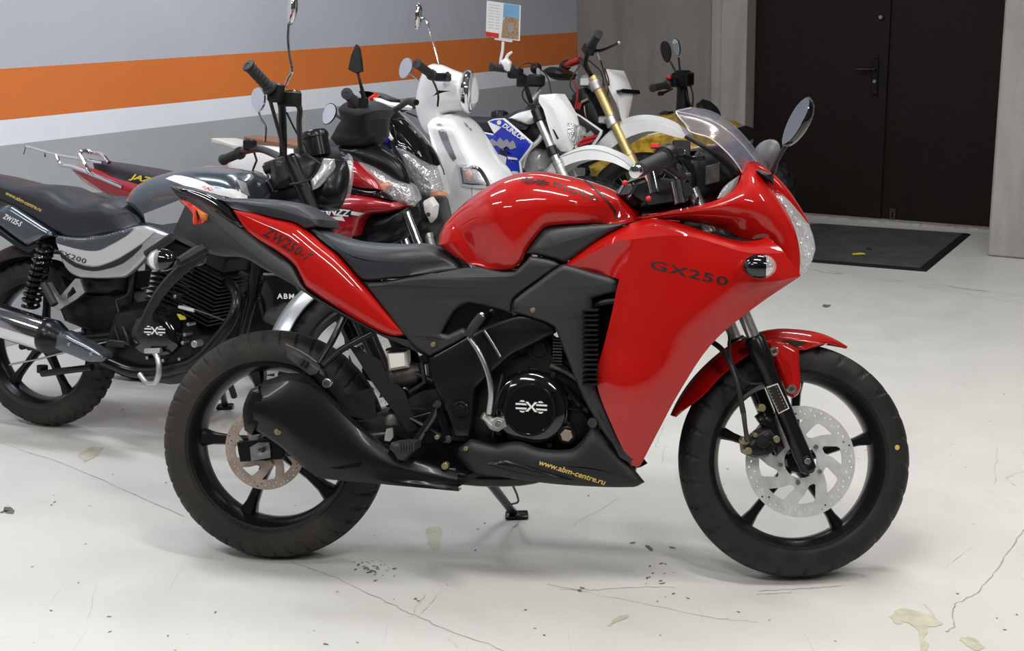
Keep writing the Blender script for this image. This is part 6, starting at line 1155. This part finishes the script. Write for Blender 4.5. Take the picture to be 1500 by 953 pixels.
s6 = P_(G6, g6, [(836, 162), (848, 168), (882, 191), (880, 198), (866, 219), (843, 219), (838, 200)], [(860, 197, .155)], .15, .155, 'tank_shroud', 'white_plastic', rings=3, back='flat', th=.01)
decal([[(842, 167), (850, 171), (879, 192), (875, 200), (864, 215), (846, 215), (850, 185)]], [s6], 'label_black', s6, G6, .16, 'black_field', lift=.002)
decal([[(846, 210), (872, 203), (868, 208), (846, 215)], [(848, 203), (876, 197), (873, 201), (848, 208)], [(840, 200), (845, 196), (850, 202), (846, 204)]], [s6], 'label_red', s6, G6, .16, 'red_flash', lift=.005)
decal([[(848, 196), (855, 190), (860, 195), (866, 191), (871, 197), (862, 201), (855, 198)]], [s6], 'label_grey', s6, G6, .16, 'grey_flames', lift=.004)
P_(G6, g6, [(760, 165, .05), (785, 145, 0), (820, 142, 0), (840, 148, .02), (838, 168, .08), (800, 175, .09), (770, 180, .08)], [(800, 158)], .07, .09, 'seat', 'seat_vinyl', rings=4)
P_(G6, g6, [(838, 140), (850, 130), (862, 128), (880, 160), (890, 195), (870, 215), (850, 190), (838, 165)], [(862, 165)], .05, .09, 'tank', 'engine_black', rings=3)
b = MB(); b.tube([q(840, 118, .1), q(846, 135, .1), q(843, 160, .1)], .006, 8, 3); b.tube([q(850, 150, .1), q(847, 160, .1)], .012, 8, 1); b.mk('red_hose', 'dark_red_paint', g6)
b = MB(); b.tube([q(856, 155, .1), q(858, 170, .12), q(862, 178, .1)], .003, 6, 3); b.tube([q(852, 150, .1), q(862, 145, .1)], .008, 8, 1); b.mk('loose_wire', 'brass', g6)
engine(G6, g6, .65, .4, .9)
grip(G6, g6, (877, 50, .40), (866, 68, .30), .02); b = MB(); b.lathe(q(866, 66, .3), (q(858, 80, .3)-q(868, 62, .3)), [(.02, 0), (.034, .01), (.036, .04), (.02, .05)], 18); b.mk('switch_housing', 'engine_black', g6)
bars(G6, g6, [(861, 75, .28), (858, 95, .18), (868, 115, .06)], .013)
b = MB(); b.tube([q(828, 96, -.32), q(850, 88, -.22)], .019, 14, 1); b.mk('handlebar_grip', 'red_paint', g6, 'red far grip'); b = MB(); b.cyl(q(826, 97, -.34), q(830, 95, -.31), .03, 18); b.mk('grip_flange', 'satin_black', g6)
bars(G6, g6, [(850, 88, -.22), (858, 98, -.1), (868, 115, -.04)], .013)
b = MB(); b.tube([q(868, 74, .28), q(880, 74, .3), q(895, 68, .36), q(906, 63, .42)], [.01, .008, .006, .006], 8, 3); lv = b.mk('brake_lever', 'satin_black', g6); b = MB(); b.ball(q(907, 62.5, .42), .009, 10); b.mk('lever_ball', 'alu', lv)
b = MB(); b.tube([q(875, 76, .3), q(880, 90, .28), q(886, 110, .2), q(892, 128, .1)], .0035, 6, 4); b.tube([q(862, 88, .25), q(880, 105, .2), q(884, 125, .1)], .003, 6, 4); b.tube([q(850, 95, 0), q(840, 110, .05), q(835, 125, .1), q(845, 140, .1)], .0035, 6, 4); b.tube([q(886, 100, .15), q(892, 120, .12), q(890, 140, .1)], .0035, 6, 4); b.each('control_cable', 'cable', g6)
b = MB(); b.tube([q(875, 76, .3), q(879, 88, .29)], .006, 8, 1); b.mk('cable_adjuster', 'alu', g6)
P_(G6, g6, [(795, 103), (805, 98), (825, 100), (840, 108), (835, 118), (810, 116)], [(818, 108)], -.2, -.1, 'far_controls', 'engine_black', rings=3, c=-.2)

# ---- yellow quad bike
G7 = headframe(1.04, 7.55, .5, 0, .85); q = G7.p
t = g7 = thing('quad_bike', G7, 'yellow camouflage quad bike with black handlebar and two mirrors, farthest in the row', 'quad bike')
for x in (0, 1.15):
    for s in (1, -1):
        fr7 = Fr(G7.l(x, s*.42, 0), .5); wheel(g7, fr7, 0, .27, .27, .2, 5, name='wheel', rimr=.14, knob=True, ngr=20)
for s in (1,):
    pass
P_(G7, g7, [(880, 222, .3), (925, 200, .3), (935, 192, .2), (950, 176, .1), (972, 166, 0), (1000, 166, 0), (1040, 172, 0), (1060, 178, 0), (1083, 190, 0), (1095, 200, 0), (1080, 208, .15), (1030, 215, .25), (985, 225, .35), (960, 232, .38), (935, 231, .38), (905, 240, .38)], [(950, 205, .35), (1000, 190, .3), (1050, 192, .2)], .2, .35, 'front_bodywork', 'yellow_camo', rings=6)
P_(G7, g7, [(862, 243, .38), (880, 236, .38), (900, 242, .38), (904, 255, .38), (882, 270, .38), (868, 262, .38)], [(883, 252, .42)], .36, .42, 'footwell_guard', 'yellow_camo', rings=3, back='flat', th=.05)
P_(G7, g7, [(965, 166), (972, 162), (984, 163), (985, 168), (968, 170)], [(976, 166)], .0, .05, 'fuel_cap', 'satin_black', rings=2)
P_(G7, g7, [(1020, 160, .0), (1020, 152, .0), (1029, 145, 0), (1043, 160, 0), (1053, 175, 0), (1040, 175, .08), (1025, 168, .08)], [(1034, 162, .1)], .05, .1, 'front_screen', 'matte_black', rings=3)
P_(G7, g7, [(1062, 188), (1080, 190), (1094, 202), (1082, 212), (1066, 206)], [(1078, 200)], .1, .16, 'bumper', 'gloss_black', rings=3)
P_(G7, g7, [(880, 262), (900, 240), (940, 232), (1000, 226), (1060, 215), (1090, 215), (1085, 260), (1000, 300), (900, 300)], [(980, 255)], .1, .25, 'chassis', 'engine_black', rings=3)
P_(G7, g7, [(800, 190, .05), (850, 176, 0), (900, 178, 0), (945, 186, .05), (930, 205, .12), (850, 205, .13)], [(870, 190)], .1, .14, 'seat', 'seat_vinyl', rings=3)
b = MB(); b.tube([q(1001, 165, 0), q(1000, 140, 0), q(999, 126, 0)], [.045, .035, .03], 12, 2); b.mk('steering_column', 'satin_black', g7)
b = MB(); b.box(q(1000, 116, .05), G7.X*.05, G7.Y*.06, G7.Z*.04, .2); b.box(q(1000, 108, .05), G7.X*.035, G7.Y*.04, G7.Z*.02, .3); b.box(q(985, 119, .2), G7.X*.03, G7.Y*.03, G7.Z*.03, .3); b.each('switch_housing', 'engine_black', g7)
b = MB(); b.ball(q(980, 113, .25), .014, 10); b.mk('red_switch', 'label_red', g7)
bars(G7, g7, [(975, 125, .25), (990, 124, .12), (1000, 124, 0), (1010, 118, -.15), (1012, 112, -.35)], .014)
grip(G7, g7, (956, 129, .42), (978, 124, .26), .02)
b = MB(); b.tube([q(985, 130, .25), q(972, 136, .3), q(967, 137, .4)], .007, 8, 3); b.box(q(968, 137, .38), G7.X*.012, G7.Y*.02, G7.Z*.012, .3); b.mk('brake_lever', 'satin_black', g7)
b = MB(); b.tube([q(1010, 120, 0), q(1015, 140, 0), q(1014, 160, 0)], .005, 6, 4); b.tube([q(1004, 128, .05), q(1008, 145, .08), q(1013, 158, .05)], .005, 6, 4); b.each('control_cable', 'cable', g7)
px_ellipse_mirror(G7, g7, (975, 76), (972, 60), .042, .2, (-.8, -.5, 0), 'matte_black', 'matte_black', [(982, 90), (990, 106)], .006, 'matte_black')
px_ellipse_mirror(G7, g7, (991, 69), (988, 56), .03, -.1, (-.8, -.5, 0), 'matte_black', 'mirror_glass', [(994, 84), (996, 104)], .006, 'matte_black')

# ---- price card in a clip on the blue bike's grip
pc = Fr(G5.p(741, 100, .34), .28, -.1); q = pc.p
t = thing('price_card_clip', pc, 'white plastic clip clamped on a handlebar grip under the card', 'clip')
b = MB(); b.tube([q(737, 61), q(736, 75), q(733, 92), q(735, 100)], .0065, 8, 3); b.mk('stem', 'white_plastic', t)
b = MB(); b.tube([q(750, 76), q(743, 82), q(741, 95), q(745, 104)], [.005, .008, .009, .008], 8, 4); b.puff(pc, [(733, 90), (741, 84), (748, 92), (746, 104), (738, 104)], [(740, 96)], n=.01, ns=.02, rings=3); b.mk('clamp', 'white_plastic', t)
b = MB(); b.puff(pc, [(725, 51), (751, 55), (750, 62), (724, 58)], [(738, 57)], n=.004, ns=.008, rings=2, k=1); b.mk('card_holder', 'white_plastic', t)
t = thing('price_card', pc, 'small printed card with red strip and photo, standing in the white clip', 'card')
def cardrow(x0, x1, y0a, y0b, y1a, y1b, n=.0):
    rows = []
    for t_ in (0, .5, 1):
        r = []
        for s in (0, .25, .5, .75, 1):
            x = x0+(x1-x0)*s; y = (y0a+(y0b-y0a)*s)*(1-t_)+(y1a+(y1b-y1a)*s)*t_; r.append((x-(1.5*t_), y, n+.012*math.sin(PI*s)))
        rows.append(r)
    return rows
b = MB(); b.grid(pc, cardrow(713, 763, 1, 8, 53, 60), 2, 2, .0012); cdn = b.mk('card', 'label_white', t, flat=True)
mat('photo_sky', (.18, .38, .62), .4, var=.1); mat('photo_land', (.25, .14, .07), .5, col2=(.42, .3, .2), vscale=160); mat('print_grey', (.45, .45, .47), .5)
decal([[(738, 5), (761, 8), (760.5, 30), (737, 26)]], [cdn], 'photo_sky', cdn, pc, name='photo_sky', lift=.001)
decal([[(737, 29), (742, 24), (750, 31), (760, 27), (759.5, 58), (734.5, 55)]], [cdn], 'photo_land', cdn, pc, name='photo_land', lift=.0014)
decal([[(712, 46), (731, 49), (730.5, 56), (711.5, 53)]], [cdn], 'label_red', cdn, pc, name='red_strip', lift=.001)
decal([[(715.5, 6+i*4.2), (732, 8.3+i*4.2), (732, 9.2+i*4.2), (715.5, 6.9+i*4.2)] for i in range(9)], [cdn], 'print_grey', cdn, pc, name='print_line', lift=.001, cuts=0)
decal([[(744, 36), (749, 34), (753, 38), (751, 47), (745, 46)]], [cdn], 'label_grey', cdn, pc, name='photo_rider', lift=.0018, cuts=0)
